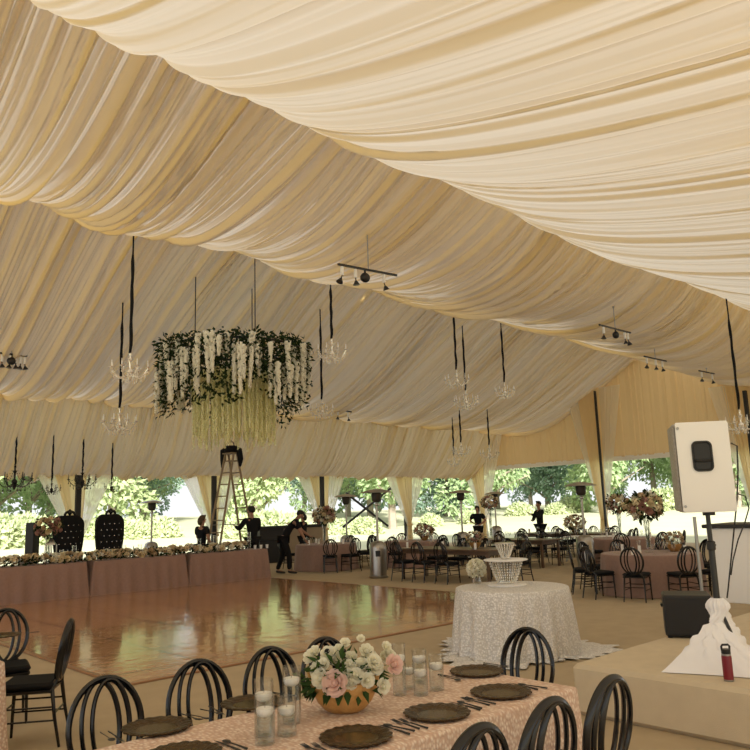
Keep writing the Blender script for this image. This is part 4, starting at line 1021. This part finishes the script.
# candle glasses, lantern and cups on the head table
for px, hh, w in ((70, .24, 'in front of the left throne, left'), (74.5, .36, 'in front of the left throne, tall'), (124, .30, 'in front of the right throne'), (199, .36, 'in front of the woman'), (215, .42, 'before the foot of the ladder, left'), (219, .30, 'before the foot of the ladder, right'), (249, .46, 'in front of the man at the ladder'), (140, .3, 'right of the thrones'), (62, .28, 'left of the left throne')):
    d = ray(px, 545); x = d.x / d.y * 17.9; candle_glass(x, 17.9, HZ, hh, .05, .45, 'clear glass candle cylinder on the head table, ' + w, 'head table candles', False)
d = ray(51, 545); x = d.x / d.y * 17.95
t = thing('candle_lantern', 'silver candle lantern on the head table, under the mauve flowers', 'lantern', (x, 17.95, HZ + .001), .3)
b = MB(); b.box((0, 0, .02), (.2, .2, .04), .006); b.build('base', 'steel', t)
for sx in (-1, 1):
    for sy in (-1, 1): b = MB(); b.box((sx * .085, sy * .085, .22), (.018, .018, .37)); b.build('corner_bar', 'steel', t)
b = MB(); b.lathe([(.14, .40), (.14, .42), (.05, .52), (.03, .55), (.01, .56)], n=4); b.build('roof', 'steel', t)
b = MB(); b.cyl((0, 0, .04), (0, 0, .22), .045, n=14); b.build('candle', 'wax', t)
for i, (px, w) in enumerate(((255, 'first'), (261, 'second'), (267, 'third'))):
    d = ray(px, 545); x = d.x / d.y * 17.6; b = MB(); b.lathe([(.03, 0), (.04, .1), (.037, .1), (.028, .006), (.001, .006)], n=14)
    tag(b.build('cup', 'white_paint'), 'small white cup on the right end of the head table, ' + w + ' from the left', 'cup', 'white cups').location = (x, 17.6, HZ + .001)
for i, px in enumerate((22, 29, 36)):
    d = ray(px, 548); x = d.x / d.y * 17.9; b = MB(); b.lathe([(.04, 0), (.10, .05), (.12, .12), (.115, .12), (.09, .05), (.001, .02)], n=16)
    tag(b.build('bowl', 'white_paint'), 'white bowl on the head table left of the thrones, ' + ORD[i] + ' from the left', 'bowl', 'white bowls').location = (x, 17.9, HZ + .001)
# cake stand and flower ball on the sequin table
d = ray(508, 580); k = (CK[0] + CK[1]) ; cs = at(507, 585, .775)
t = thing('cake_stand', 'two tier crystal cake stand on the sequin cloth', 'cake stand', (cs.x, cs.y, .772), 0)
b = MB(); b.lathe([(.24, 0), (.245, .012), (.23, .02), (.06, .03)], n=36); b.build('base', 'white_paint', t)
def beads(nm, r0, z0, r1, z1, nn):
    b = MB()
    for i in range(nn):
        a = 2 * pi * i / nn
        for k in range(9): f = k / 8; b.octa((cos(a) * (r0 + (r1 - r0) * f), sin(a) * (r0 + (r1 - r0) * f), z0 + (z1 - z0) * f), .009, .014)
    o = b.build(nm, 'crystal_w', t, False); return o
b = MB(); b.lathe([(.10, .03), (.09, .10), (.14, .28), (.15, .30)], n=28); b.build('lower_column', 'crystal', t)
beads('bead_curtain', .215, .30, .12, .04, 34)
b = MB(); b.lathe([(.02, .300), (.27, .305), (.28, .315), (.27, .322), (.02, .322)], n=40); b.build('lower_tier', 'white_paint', t)
b = MB(); b.lathe([(.05, .322), (.04, .36), (.09, .50), (.10, .51)], n=24); b.build('upper_column', 'crystal', t)
beads('bead_curtain', .12, .51, .05, .34, 20)
b = MB(); b.lathe([(.02, .510), (.125, .512), (.13, .520), (.125, .526), (.02, .526)], n=32); b.build('upper_tier', pmat('silver_plate', (.6, .58, .54), .25, metal=.9), t)
fs_ = at(477, 583, .775)
t = thing('flower_arrangement', 'ball of white flowers in a small clear vase beside the cake stand', 'flower arrangement', (fs_.x, fs_.y, .772), 0)
b = MB(); b.lathe([(.055, 0), (.06, .01), (.06, .09), (.055, .09), (.05, .012), (.001, .012)], n=20); b.build('vase', 'glass', t)
rr = random.Random(3); foliage(rr, 40, .10, .05, 'leaf', t, (0, 0, .17))
for i in range(40):
    z = 1 - 1.8 * (i + .5) / 40; a = i * 2.39996; s = sqrt(max(0, 1 - z * z)); v = Vector((cos(a) * s, sin(a) * s, z)); bloom('bloom', rr.choice(ROSE + BALL), 'petal_white', t, v * .105 + Vector((0, 0, .185)), v, .034)
# glasses and napkins on the guest tables
def glass_mesh():
    b = MB(); b.lathe([(.032, 0), (.033, .003), (.006, .008), (.005, .085), (.03, .12), (.038, .16), (.034, .20), (.033, .20), (.036, .16), (.028, .122), (.001, .10)], n=14); return b.mesh('wine_glass')
GL = glass_mesh(); VT = None
b = MB(); b.cyl((0, 0, 0), (0, 0, .14), .03, n=14); VT = b.mesh('pillar_candle')
def tableware(c, w, spots):
    for i, (dx, dy) in enumerate(spots):
        if i % 3 == 2: o = link('pillar_candle', VT, M['wax'], None, (c[0] + dx, c[1] + dy, TZ + .002)); tag(o, 'white pillar candle standing on ' + w, 'candle', 'pillar candles on ' + w)
        else: o = link('wine_glass', GL, M['crystal_w'] if i % 2 else M['glass'], None, (c[0] + dx, c[1] + dy, TZ + .002)); tag(o, ('frosted' if i % 2 else 'clear') + ' wine glass standing on ' + w, 'wine glass', ('frosted' if i % 2 else 'clear') + ' glasses on ' + w)
rs = random.Random(8)
lng = [(sx * .22 + rs.uniform(-.1, .1), -1.3 + 2.6 * k / 7) for k in range(8) for sx in (-1, 1)]
rnd = [(cos(a) * .66, sin(a) * .66) for a in np.linspace(.2, 6.1, 11)] + [(-.2, .1), (.1, -.3)]
tableware(LM1, 'the middle long table', lng); tableware(LM2, 'the second long table', lng); tableware(LM3, 'the far long table', lng)
tableware(RT, 'the near round pink table', rnd); tableware(R2, 'the farther round pink table', rnd); tableware(T3, 'the round table by the stooping man', rnd); tableware(R4, 'the round table behind the heater', rnd)
for i in range(14):
    o = link('wine_glass', GL, M['glass'], None, (20.3 + (i % 2 - .5) * .4, 12.5 + (i // 2 - 3) * .2, .756)); tag(o, 'clear wine glass on the small narrow glassware table', 'wine glass', 'glasses on the narrow table')

# ------------------------------------------------------------------ hanging flower chandelier
FC = at_dist(234, 18.6); fz_top = 5.75
d = ray(233, 340); FC = Vector((FC.x, FC.y, 0))
t = thing('flower_chandelier', 'huge hanging ring of white wisteria and greenery with a pale green inner fringe', 'flower chandelier', (FC.x, FC.y, 0), 0)
rr = random.Random(31)
zt = {}
RO, RI = 1.70, .95
pz = (at_depth(233, 344, (FC - CAM).dot(fwd) + .3)).z
TOPZ = pz
b = MB(); 
for r in (RO, RI): b.tube([(cos(a) * r, sin(a) * r, TOPZ - .05) for a in np.linspace(0, 2 * pi, 40)[:-1]], .03, 6, True)
for k in range(6): a = k * pi / 3; b.tube([(0, 0, TOPZ - .05), (cos(a) * RO, sin(a) * RO, TOPZ - .05)], .022, 6)
b.build('hoop_frame', 'black_metal', t)
for k in range(3):
    a = k * 2.1 + .5; x, y = cos(a) * RI, sin(a) * RI; b = MB(); b.cyl((x, y, TOPZ - .05), (x, y, ceil_z(FC.x + x, FC.y + y) - .06), .014, n=6); b.build('hanging_rod', 'black_metal', t)
b = MB()
for _ in range(5200):
    a = rr.uniform(0, 2 * pi); drop = 1.45 + .25 * sin(a * 5 + 1) + .2 * sin(a * 11); f = rr.random() ** 1.25
    r = RO + rr.gauss(0, .09) - (.25 * f if rr.random() < .4 else 0); p = Vector((cos(a) * r, sin(a) * r, TOPZ + .12 - drop * f + rr.uniform(-.05, .05)))
    v = Vector((cos(a), sin(a), rr.uniform(-.6, .6))); b.leaf(p, v + Vector((rr.uniform(-1, 1), rr.uniform(-1, 1), rr.uniform(-1.6, .6))), v, .13 * rr.uniform(.7, 1.4), .06)
for _ in range(900):
    a = rr.uniform(0, 2 * pi); r = rr.uniform(.3, RO); b.leaf((cos(a) * r, sin(a) * r, TOPZ + rr.uniform(-.15, .1)), (rr.uniform(-1, 1), rr.uniform(-1, 1), rr.uniform(-.6, .8)), (0, 0, 1), .15, .065)
b.build('foliage', 'leaf_dark', t, False)
def strand_mesh(seed, L, r0, n, m):
    rr = random.Random(seed); b = MB()
    for i in range(n):
        f = i / n; z = -L * f; r = r0 * (1 - .55 * f) * rr.uniform(.5, 1); a = rr.uniform(0, 6.28); c = Vector((cos(a) * r, sin(a) * r, z)); s = (.046 if m == 'wisteria' else .034) * (1 - .4 * f)
        v = Vector((cos(a), sin(a), -.3)); t1 = v.orthogonal().normalized() * s; t2 = v.cross(t1).normalized() * s
        b.add([c + v * s * .6, c + t1, c + t2, c - t1, c - t2], [(0, 1, 2), (0, 2, 3), (0, 3, 4), (0, 4, 1)])
    me = b.mesh('wisteria_strand', False); me.materials.append(M[m]); return me
WS = [strand_mesh(s, L, .07, int(190 * L), 'wisteria') for s, L in ((1, .75), (2, 1.15), (3, .45), (4, .95))]
for i in range(100):
    a = 2 * pi * i / 100 + rr.uniform(-.04, .04); r = RO + rr.uniform(-.08, .17); k = rr.randrange(4)
    link('wisteria_strand', WS[k], None, t, (cos(a) * r, sin(a) * r, TOPZ + .06 - rr.random() ** 1.3 * (.85 if k != 1 else .4)), (rr.uniform(-.05, .05), rr.uniform(-.05, .05), rr.uniform(0, 6)))
AM = [strand_mesh(s + 20, L, .045, int(130 * L), 'amaranth') for s, L in ((1, 1.55), (2, 1.72), (3, 1.4))]
for i in range(96):
    a = 2 * pi * i / 96 * 1.0; r = RI * (1.0 if i % 2 else .82) + rr.uniform(-.06, .06)
    link('amaranth_strand', AM[rr.randrange(3)], None, t, (cos(a) * r, sin(a) * r, TOPZ - .55 - rr.random() * .2), (rr.uniform(-.02, .02), rr.uniform(-.02, .02), rr.uniform(0, 6)))

# ------------------------------------------------------------------ crystal chandeliers
CHM = {}
def chandelier_meshes(dark):
    ml = 'black_frame' if dark else 'crystal_w'
    st = MB(); st.lathe([(.012, .52), (.03, .50), (.018, .46), (.02, .40), (.05, .37), (.025, .33), (.022, .20), (.06, .16), (.07, .12), (.03, .06), (.05, .02), (.03, -.03), (.008, -.06)], n=14)
    ar = MB(); pts = []
    for k in range(11): f = k / 10; pts.append((.03 + .34 * f, 0, .10 - .12 * sin(pi * f * .9) + .12 * f * f))
    ar.tube(pts, .011, 6); x, z = pts[-1][0], pts[-1][2]
    ar.lathe([(.012, 0), (.045, .015), (.05, .025), (.014, .02)], (x, 0, z), 10)
    cd = MB(); cd.lathe([(.013, .0), (.013, .09), (.006, .095), (.011, .115), (.008, .135), (.001, .15)], (x, 0, z + .02), 8)
    dr = MB(); rr = random.Random(4)
    for f in (.35, .6, .85, 1.0):
        px_ = .03 + .34 * f; pz_ = .10 - .12 * sin(pi * f * .9) + .12 * f * f
        for k in range(3): dr.octa((px_, 0, pz_ - .03 - k * .032), .011 if k < 2 else .016, .016 if k < 2 else .028)
    for k in range(10):       # swag of beads to the stem top
        f = k / 9; dr.octa((.37 * (1 - f) + .02, 0, z + (.46 - z) * f - .12 * sin(pi * f)), .010, .013)
    return [(st.mesh('stem'), ml), (ar.mesh('arm'), ml), (cd.mesh('candle_tube'), 'wax' if not dark else 'black_frame'), (dr.mesh('crystal_drops', False), 'crystal_w' if not dark else 'black_frame')]
def chandelier(cx, cy, zbody, ztop, size, dark, label, lean=0):
    if dark not in CHM: CHM[dark] = chandelier_meshes(dark)
    stm, arm, cnd, drp = CHM[dark]; n = 8 if not dark else 6; s = size / .8
    t = thing('chandelier', label, 'chandelier', (cx, cy, zbody), R_.uniform(0, 1), 'black chandeliers' if dark else 'crystal chandeliers')
    k = link('stem', stm[0], M[stm[1]], t, (0, 0, 0), None, s)
    for i in range(n):
        a = link('arm', arm[0], M[arm[1]], t, (0, 0, 0), (0, 0, 2 * pi * i / n), s)
        link('candle_tube', cnd[0], M[cnd[1]], a); link('crystal_drops', drp[0], M[drp[1]], a)['kind'] = 'stuff'
    b = MB(); z0 = .52 * s; L = ztop - zbody
    pts = []; rs = []
    for i in range(16):
        f = i / 15; z = z0 + (L - z0) * f; pts.append((.012 * sin(i * 2.1) * (1 - f), .012 * cos(i * 1.7) * (1 - f), z)); rs.append((.034 if not dark else .028) * (.8 + .3 * abs(sin(i * 2.4))) if f < .75 else .018)
    b.tube(pts, rs, 7); b.build('cord_sleeve', 'black_fabric', t)
def hang(label, top, body, size, dark=False, dist=None):
    """top/body: pixels of the cord top and the body centre."""
    if dist is None: p = hit_ceiling(*top); 
    else: p = at_dist(body[0], dist)
    d = ray(*body); tt = (p.y) / d.y; q = CAM + d * tt
    if dist is None: q.x = p.x                       # hangs plumb below its ceiling point
    chandelier(q.x, q.y, q.z - .15 * size / .8, ceil_z(q.x, q.y) - .03, size, dark, label)
hang('crystal chandelier left of the flower chandelier, lower and nearer one', (123, 298), (119, 424), .86, False)
hang('crystal chandelier left of the flower chandelier, higher one', (133, 232), (130, 371), .80, False, 15.6)
hang('crystal chandelier right of the flower chandelier, higher one', (328, 275), (332, 353), .78, False, 17.8)
hang('crystal chandelier right of the flower chandelier, lower one', (319, 275), (322, 411), .72, False, 21)
hang('small crystal chandelier under the middle ceiling swag, left and highest of the cluster', (448, 306), (457, 381), .75, False, 22)
hang('crystal chandelier in the middle of the cluster under the ceiling swag', (462, 322), (466, 402), .84, False)
hang('crystal chandelier at the right of the cluster under the ceiling swag', (502, 320), (505, 392), .72, False, 25)
hang('crystal chandelier in front of the far corner curtain', (487, 408), (489, 454), .82, False)
hang('crystal chandelier left of the far corner curtain, upper one of two', (459, 405), (460, 451), .76, False)
hang('crystal chandelier left of the far corner curtain, lower one of two', (452, 416), (453, 462), .60, False)
hang('crystal chandelier hanging beside the white loudspeaker', (735, 368), (741, 424), .80, False, 20.5)
hang('black chandelier above the head table, farthest left', (17, 432), (15, 481), 1.0, True)
hang('small black chandelier between the left pair above the head table', (54, 432), (52, 489), .55, True)
hang('black chandelier above the left throne', (84, 432), (83, 481), .85, True)
hang('small black chandelier above the right throne', (113, 438), (112, 487), .50, True)

# ------------------------------------------------------------------ track lights
def track(rod_top, bar0, bar1, label, lamps, box, fixd=None):
    p = hit_ceiling(*rod_top) if rod_top else None
    dist = p.y if p else fixd
    def onp(px, py, y=None): d = ray(px, py); return CAM + d * ((y or dist) / d.y)
    a, c = onp(*bar0), onp(*bar1); mid = (a + c) / 2
    if p is None: p = Vector((mid.x, mid.y, ceil_z(mid.x, mid.y)))
    mid.x = p.x if rod_top else mid.x
    L = (c - a).length; ang = atan2((c - a).z, sqrt((c - a).x ** 2 + (c - a).y ** 2)); rz = atan2((c - a).y, (c - a).x)
    t = thing('track_light', label, 'track light', (mid.x, mid.y, mid.z), 0, 'track lights')
    ux = (c - a).normalized()
    b = MB(); b.tube([-ux * L / 2, ux * L / 2], .035, 4, flat=.8); b.build('track_bar', 'black_metal', t)
    b = MB(); b.cyl((0, 0, .02), (0, 0, max(.1, p.z - mid.z - .01)), .012, n=8); b.lathe([(.03, 0), (.035, -.03), (.02, -.08), (.012, -.09)], (0, 0, max(.15, p.z - mid.z - .02)), 10); b.build('drop_rod', 'grey_metal', t)
    if box is not None:
        b = MB(); q = ux * L * box; b.cyl(q + Vector((0, 0, -.02)), q + Vector((0, 0, -.1)), .02, n=8); b.ball(q + Vector((0, 0, -.17)), .11, 10, 7, (1, .8, .9)); b.build('power_box', 'black_plastic', t)
    for f, tiltx in lamps:
        q = ux * L * f; b = MB(); b.box(q + Vector((0, 0, -.12)), (.055, .055, .18), .01); h = b.build('lamp_holder', 'white_paint', t)
        e = q + Vector((0, 0, -.21)); d2 = e + ux * tiltx * .14 + Vector((0, 0, -.14)); b = MB(); b.cyl(e, e.lerp(d2, .5), .012, n=6); b.cyl(e.lerp(d2, .4), d2, .022, .07, n=14); b.build('spot_head', 'black_metal', h)
    return t
track((367, 227), (341, 265), (399, 276), 'black track light with angled spots on a thin rod, nearest one under the ceiling swag', ((-.44, -.5), (-.22, .1), (.27, .4)), -.06)
track((613, 304), (600, 325), (631, 333), 'black track light in front of the gable peak, second from left', ((-.38, -.2), (.3, .2), (.4, .5)), .0)
track((654, 345), (643, 356), (665, 361), 'small black track light at the peak of the gable drape', ((-.4, -.3), (.0, 0), (.3, .3)), None)
track((706, 366), (700, 371), (715, 374), 'smallest black track light, right of the gable peak above the loudspeaker', ((-.35, -.2), (.35, .3)), None)
track((12, 349), (-4, 352.5), (27, 356), 'black track light with five hanging spots at the left picture edge', ((-.3, .1), (-.05, -.1), (.14, .1), (.3, -.1), (.44, .2)), .0)
track((343, 407), (335, 409), (352, 412), 'small black track light right of the flower chandelier', ((-.3, -.2), (.3, .2)), None)
# ------------------------------------------------------------------ people
def skin_obj(name, verts, edges, rad, m, parent, root=0, sub=2):
    me = bpy.data.meshes.new(name); me.from_pydata([tuple(v) for v in verts], edges, []); me.update(); me.materials.append(M[m])
    o = bpy.data.objects.new(name, me); COL.objects.link(o); o.parent = parent
    md = o.modifiers.new('skin', 'SKIN'); md.use_smooth_shade = True; md.branch_smoothing = .6
    sv = me.skin_vertices[0].data
    for i, r in enumerate(rad): sv[i].radius = r if isinstance(r, tuple) else (r, r); sv[i].use_root = (i == root)
    sb = o.modifiers.new('sub', 'SUBSURF'); sb.levels = sub; sb.render_levels = sub
    return o
def person(loc, rz, label, J, hair='hair_dark', long_hair=False, sc=1.0, sleeve='short', apron=False):
    D = dict(pel=(0, 0, .95), sp=(0, .0, 1.12), ch=(0, .0, 1.32), nk=(0, .01, 1.475), hb=(0, .03, 1.555), hc=(0, .035, 1.63), ht=(0, .03, 1.70))
    for s, k in ((-1, 'l'), (1, 'r')):
        D.update({'sh' + k: (s * .185, 0, 1.405), 'el' + k: (s * .23, -.02, 1.13), 'wr' + k: (s * .23, .10, .90), 'hp' + k: (s * .095, 0, .90), 'kn' + k: (s * .10, .03, .49), 'an' + k: (s * .10, -.02, .085), 'to' + k: (s * .115, .15, .035)})
    D.update(J); D = {k: Vector(v) for k, v in D.items()}
    t = thing('person', label, 'person', loc, rz); t.scale = (sc, sc, sc)
    # body: one continuous figure with five fingers on each hand
    names = ['pel', 'sp', 'ch', 'nk', 'hb', 'hc', 'ht']; V = [D[n] for n in names]; E = [(i, i + 1) for i in range(6)]; Rr = [(.112, .09), (.105, .085), (.115, .085), .050, (.068, .075), (.082, .098), (.055, .065)]
    idx = {n: i for i, n in enumerate(names)}
    def addv(p, r, link_to): V.append(Vector(p)); Rr.append(r); E.append((link_to, len(V) - 1)); return len(V) - 1
    hdir = (D['ht'] - D['hb']).normalized(); fd = J.get('look', None); fdv = Vector(fd) if fd else Vector((0, 1, -.1)); fdv = (fdv - hdir * fdv.dot(hdir)).normalized()
    addv(D['hb'].lerp(D['hc'], .6) + fdv * .105, .014, idx['hc'])
    for k in 'lr':
        s = addv(D['sh' + k], .062, idx['ch']); e = addv(D['el' + k], .043, s); w = addv(D['wr' + k], (.028, .024), e)
        hdv = (D['wr' + k] - D['el' + k]).normalized(); side = hdv.cross(Vector((0, 0, 1)) if abs(hdv.z) < .9 else Vector((1, 0, 0))).normalized(); pn = hdv.cross(side)
        pm = addv(D['wr' + k] + hdv * .055, (.036, .017), w)
        for f in range(4):
            o = (f - 1.5) * .019; L = (.062, .075, .070, .055)[f]; a = addv(D['wr' + k] + hdv * .085 + side * o, .0088, pm); c = addv(V[a] + hdv * L * .5 - pn * .006, .0082, a); addv(V[c] + hdv * L * .4 - pn * .022, .007, c)
        th = addv(D['wr' + k] + hdv * .04 + side * .04 - pn * .012, .010, pm); addv(V[th] + hdv * .035 + side * .016 - pn * .016, .008, th)
        h = addv(D['hp' + k], .088, idx['pel']); kn = addv(D['kn' + k], .056, h); an = addv(D['an' + k], .038, kn); addv(D['to' + k], (.034, .024), an)
    body = skin_obj('body', V, E, Rr, 'skin', t)
    # clothes follow the same bones, a little wider
    V2 = [D['pel'] - Vector((0, 0, .10)), D['sp'], D['ch'], D['ch'].lerp(D['nk'], .82)]; E2 = [(0, 1), (1, 2), (2, 3)]; R2_ = [(.158, .132), (.152, .122), (.178, .135), (.078, .072)]
    for k in 'lr':
        V2.append(D['sh' + k]); R2_.append(.095); E2.append((2, len(V2) - 1)); a = len(V2) - 1
        if sleeve == 'short': V2.append(D['sh' + k].lerp(D['el' + k], .72)); R2_.append(.076); E2.append((a, len(V2) - 1))
        else: V2 += [D['el' + k], D['el' + k].lerp(D['wr' + k], .93)]; R2_ += [.060, .042]; E2 += [(a, len(V2) - 2), (len(V2) - 2, len(V2) - 1)]
    skin_obj('shirt', V2, E2, R2_, 'cloth_black', t)
    V3 = [D['pel'] + Vector((0, 0, .03))]; E3 = []; R3 = [(.160, .13)]
    for k in 'lr':
        V3 += [D['hp' + k], D['kn' + k], D['an' + k] + Vector((0, 0, .02))]; n = len(V3); R3 += [.108, .076, .060]; E3 += [(0, n - 3), (n - 3, n - 2), (n - 2, n - 1)]
    skin_obj('trousers', V3, E3, R3, 'cloth_black', t)
    for k in 'lr':
        a, b_ = D['an' + k], D['to' + k]; skin_obj('shoe', [a + Vector((0, 0, -.02)) - (b_ - a) * .25, a.lerp(b_, .5) + Vector((0, 0, -.012)), b_ + (b_ - a) * .22 + Vector((0, 0, .006))], [(0, 1), (1, 2)], [(.046, .04), (.046, .034), (.038, .026)], 'black_plastic', t)
    # hair as a cap on the back and top of the head
    b = MB(); hc = D['hc']; rotm = Matrix((hdir.cross(fdv) * -1, fdv, hdir)).transposed()
    for i in range(9):
        pass
    rows = []
    for i in range(8):
        rows.append([hc + rotm @ Vector((.093 * sin(ph) * cos(a), .110 * sin(ph) * sin(a) * (1 if sin(a) < 0 else (1 - .5 * max(0, ph - .9))) - .012, .022 + .098 * cos(ph) + (.05 * sin(a) if sin(a) > 0 and ph > 1 else 0))) for a in np.linspace(0, 2 * pi, 22)[:-1] for ph in [pi * (.58 + .22 * max(0, -sin(a))) * i / 7]])
    b.grid(rows, True)
    if long_hair: b.ball(hc + rotm @ Vector((0, -.10, -.05)), .075, 12, 9, (1, .9, 1.5))
    b.build('hair', hair, t)
    for s in (-1, 1):
        b = MB(); b.ball(hc + rotm @ Vector((s * .034, .088, -.012)), .013, 8, 6); ey = b.build('eye', 'eye', t); b = MB(); b.ball(hc + rotm @ Vector((s * .034, .0985, -.012)), .006, 6, 5); b.build('pupil', 'black_plastic', ey)
        b = MB(); b.ball(hc + rotm @ Vector((s * .088, -.005, -.02)), .028, 8, 6, (.4, .8, 1.1)); b.build('ear', 'skin', t)
    b = MB(); m0 = hc + rotm @ Vector((0, .093, -.075)); b.ball(m0, .022, 10, 5, (1, .4, .35)); b.build('mouth', pmat('lips', (.26, .09, .08), .5), t)
    if apron:
        b = MB(); b.tube([Vector((cos(a) * .165, sin(a) * .135, 0)) + D['pel'] + Vector((0, 0, .06)) for a in np.linspace(0, 2 * pi, 24)[:-1]], .022, 6, True); b.build('belt', 'white_paint', t)
    return t
def put(px, dist): p = at_dist(px, dist); return (p.x, p.y, .0)
VIEWR = atan2(vx.y, vx.x)          # local +x of a person facing away from the viewer runs to the right of the picture
def heading(deg): return VIEWR + radians(deg)   # 0: facing away from us, 90: facing left, -90: facing right, 180: towards us
person(put(202, 21.2), heading(-38), 'woman in black t-shirt with brown hair, standing behind the head table left of the ladder', dict(elr=(.27, .0, 1.14), wrr=(.20, .16, .95), ell=(-.25, .06, 1.13), wrl=(-.12, .25, 1.10)), 'hair_brown', True, 1.0)
person(put(252, 21.85), heading(38), 'man in black clothes reaching for the wooden ladder', dict(ell=(-.30, .12, 1.18), wrl=(-.26, .38, 1.24), elr=(.24, .10, 1.14), wrr=(.10, .36, 1.16)), 'hair_dark', False, 1.12, 'long')
person(put(283, 22.3), heading(-80), 'man in black clothes stooping towards the table with dark chairs', dict(sp=(0, .10, 1.10), ch=(0, .25, 1.28), nk=(0, .36, 1.40), hb=(0, .42, 1.45), hc=(0, .46, 1.51), ht=(0, .48, 1.58), shl=(-.18, .32, 1.33), shr=(.18, .32, 1.33), ell=(-.22, .50, 1.10), wrl=(-.15, .66, .98), elr=(.24, .44, 1.06), wrr=(.18, .56, .86), knl=(-.10, -.02, .48), anl=(-.1, -.16, .085), tol=(-.11, .02, .035), knr=(.1, .14, .5), anr=(.1, .14, .085), tor=(.115, .31, .035)), 'hair_dark', False, 1.10, 'short')
person(put(303, 25.3), heading(75), 'woman in black with an outstretched arm, facing the stooping man', dict(ell=(-.22, .22, 1.30), wrl=(-.16, .48, 1.38), elr=(.24, .02, 1.14), wrr=(.22, .2, .98)), 'hair_dark', True, .98)
person(put(477, 29.5), heading(160), 'person in black with white belt standing by the far corner curtain', dict(elr=(.30, .02, 1.18), wrr=(.12, .22, 1.10), ell=(-.30, .02, 1.18), wrl=(-.16, .2, 1.06)), 'hair_dark', True, 1.0, 'short', True)
person(put(539, 28.0), heading(110), 'man in black jacket holding one arm out, in front of the open gable', dict(ell=(-.26, .20, 1.20), wrl=(-.24, .50, 1.32), elr=(.26, .1, 1.12), wrr=(.06, .26, 1.10)), 'hair_dark', False, 1.06, 'long')
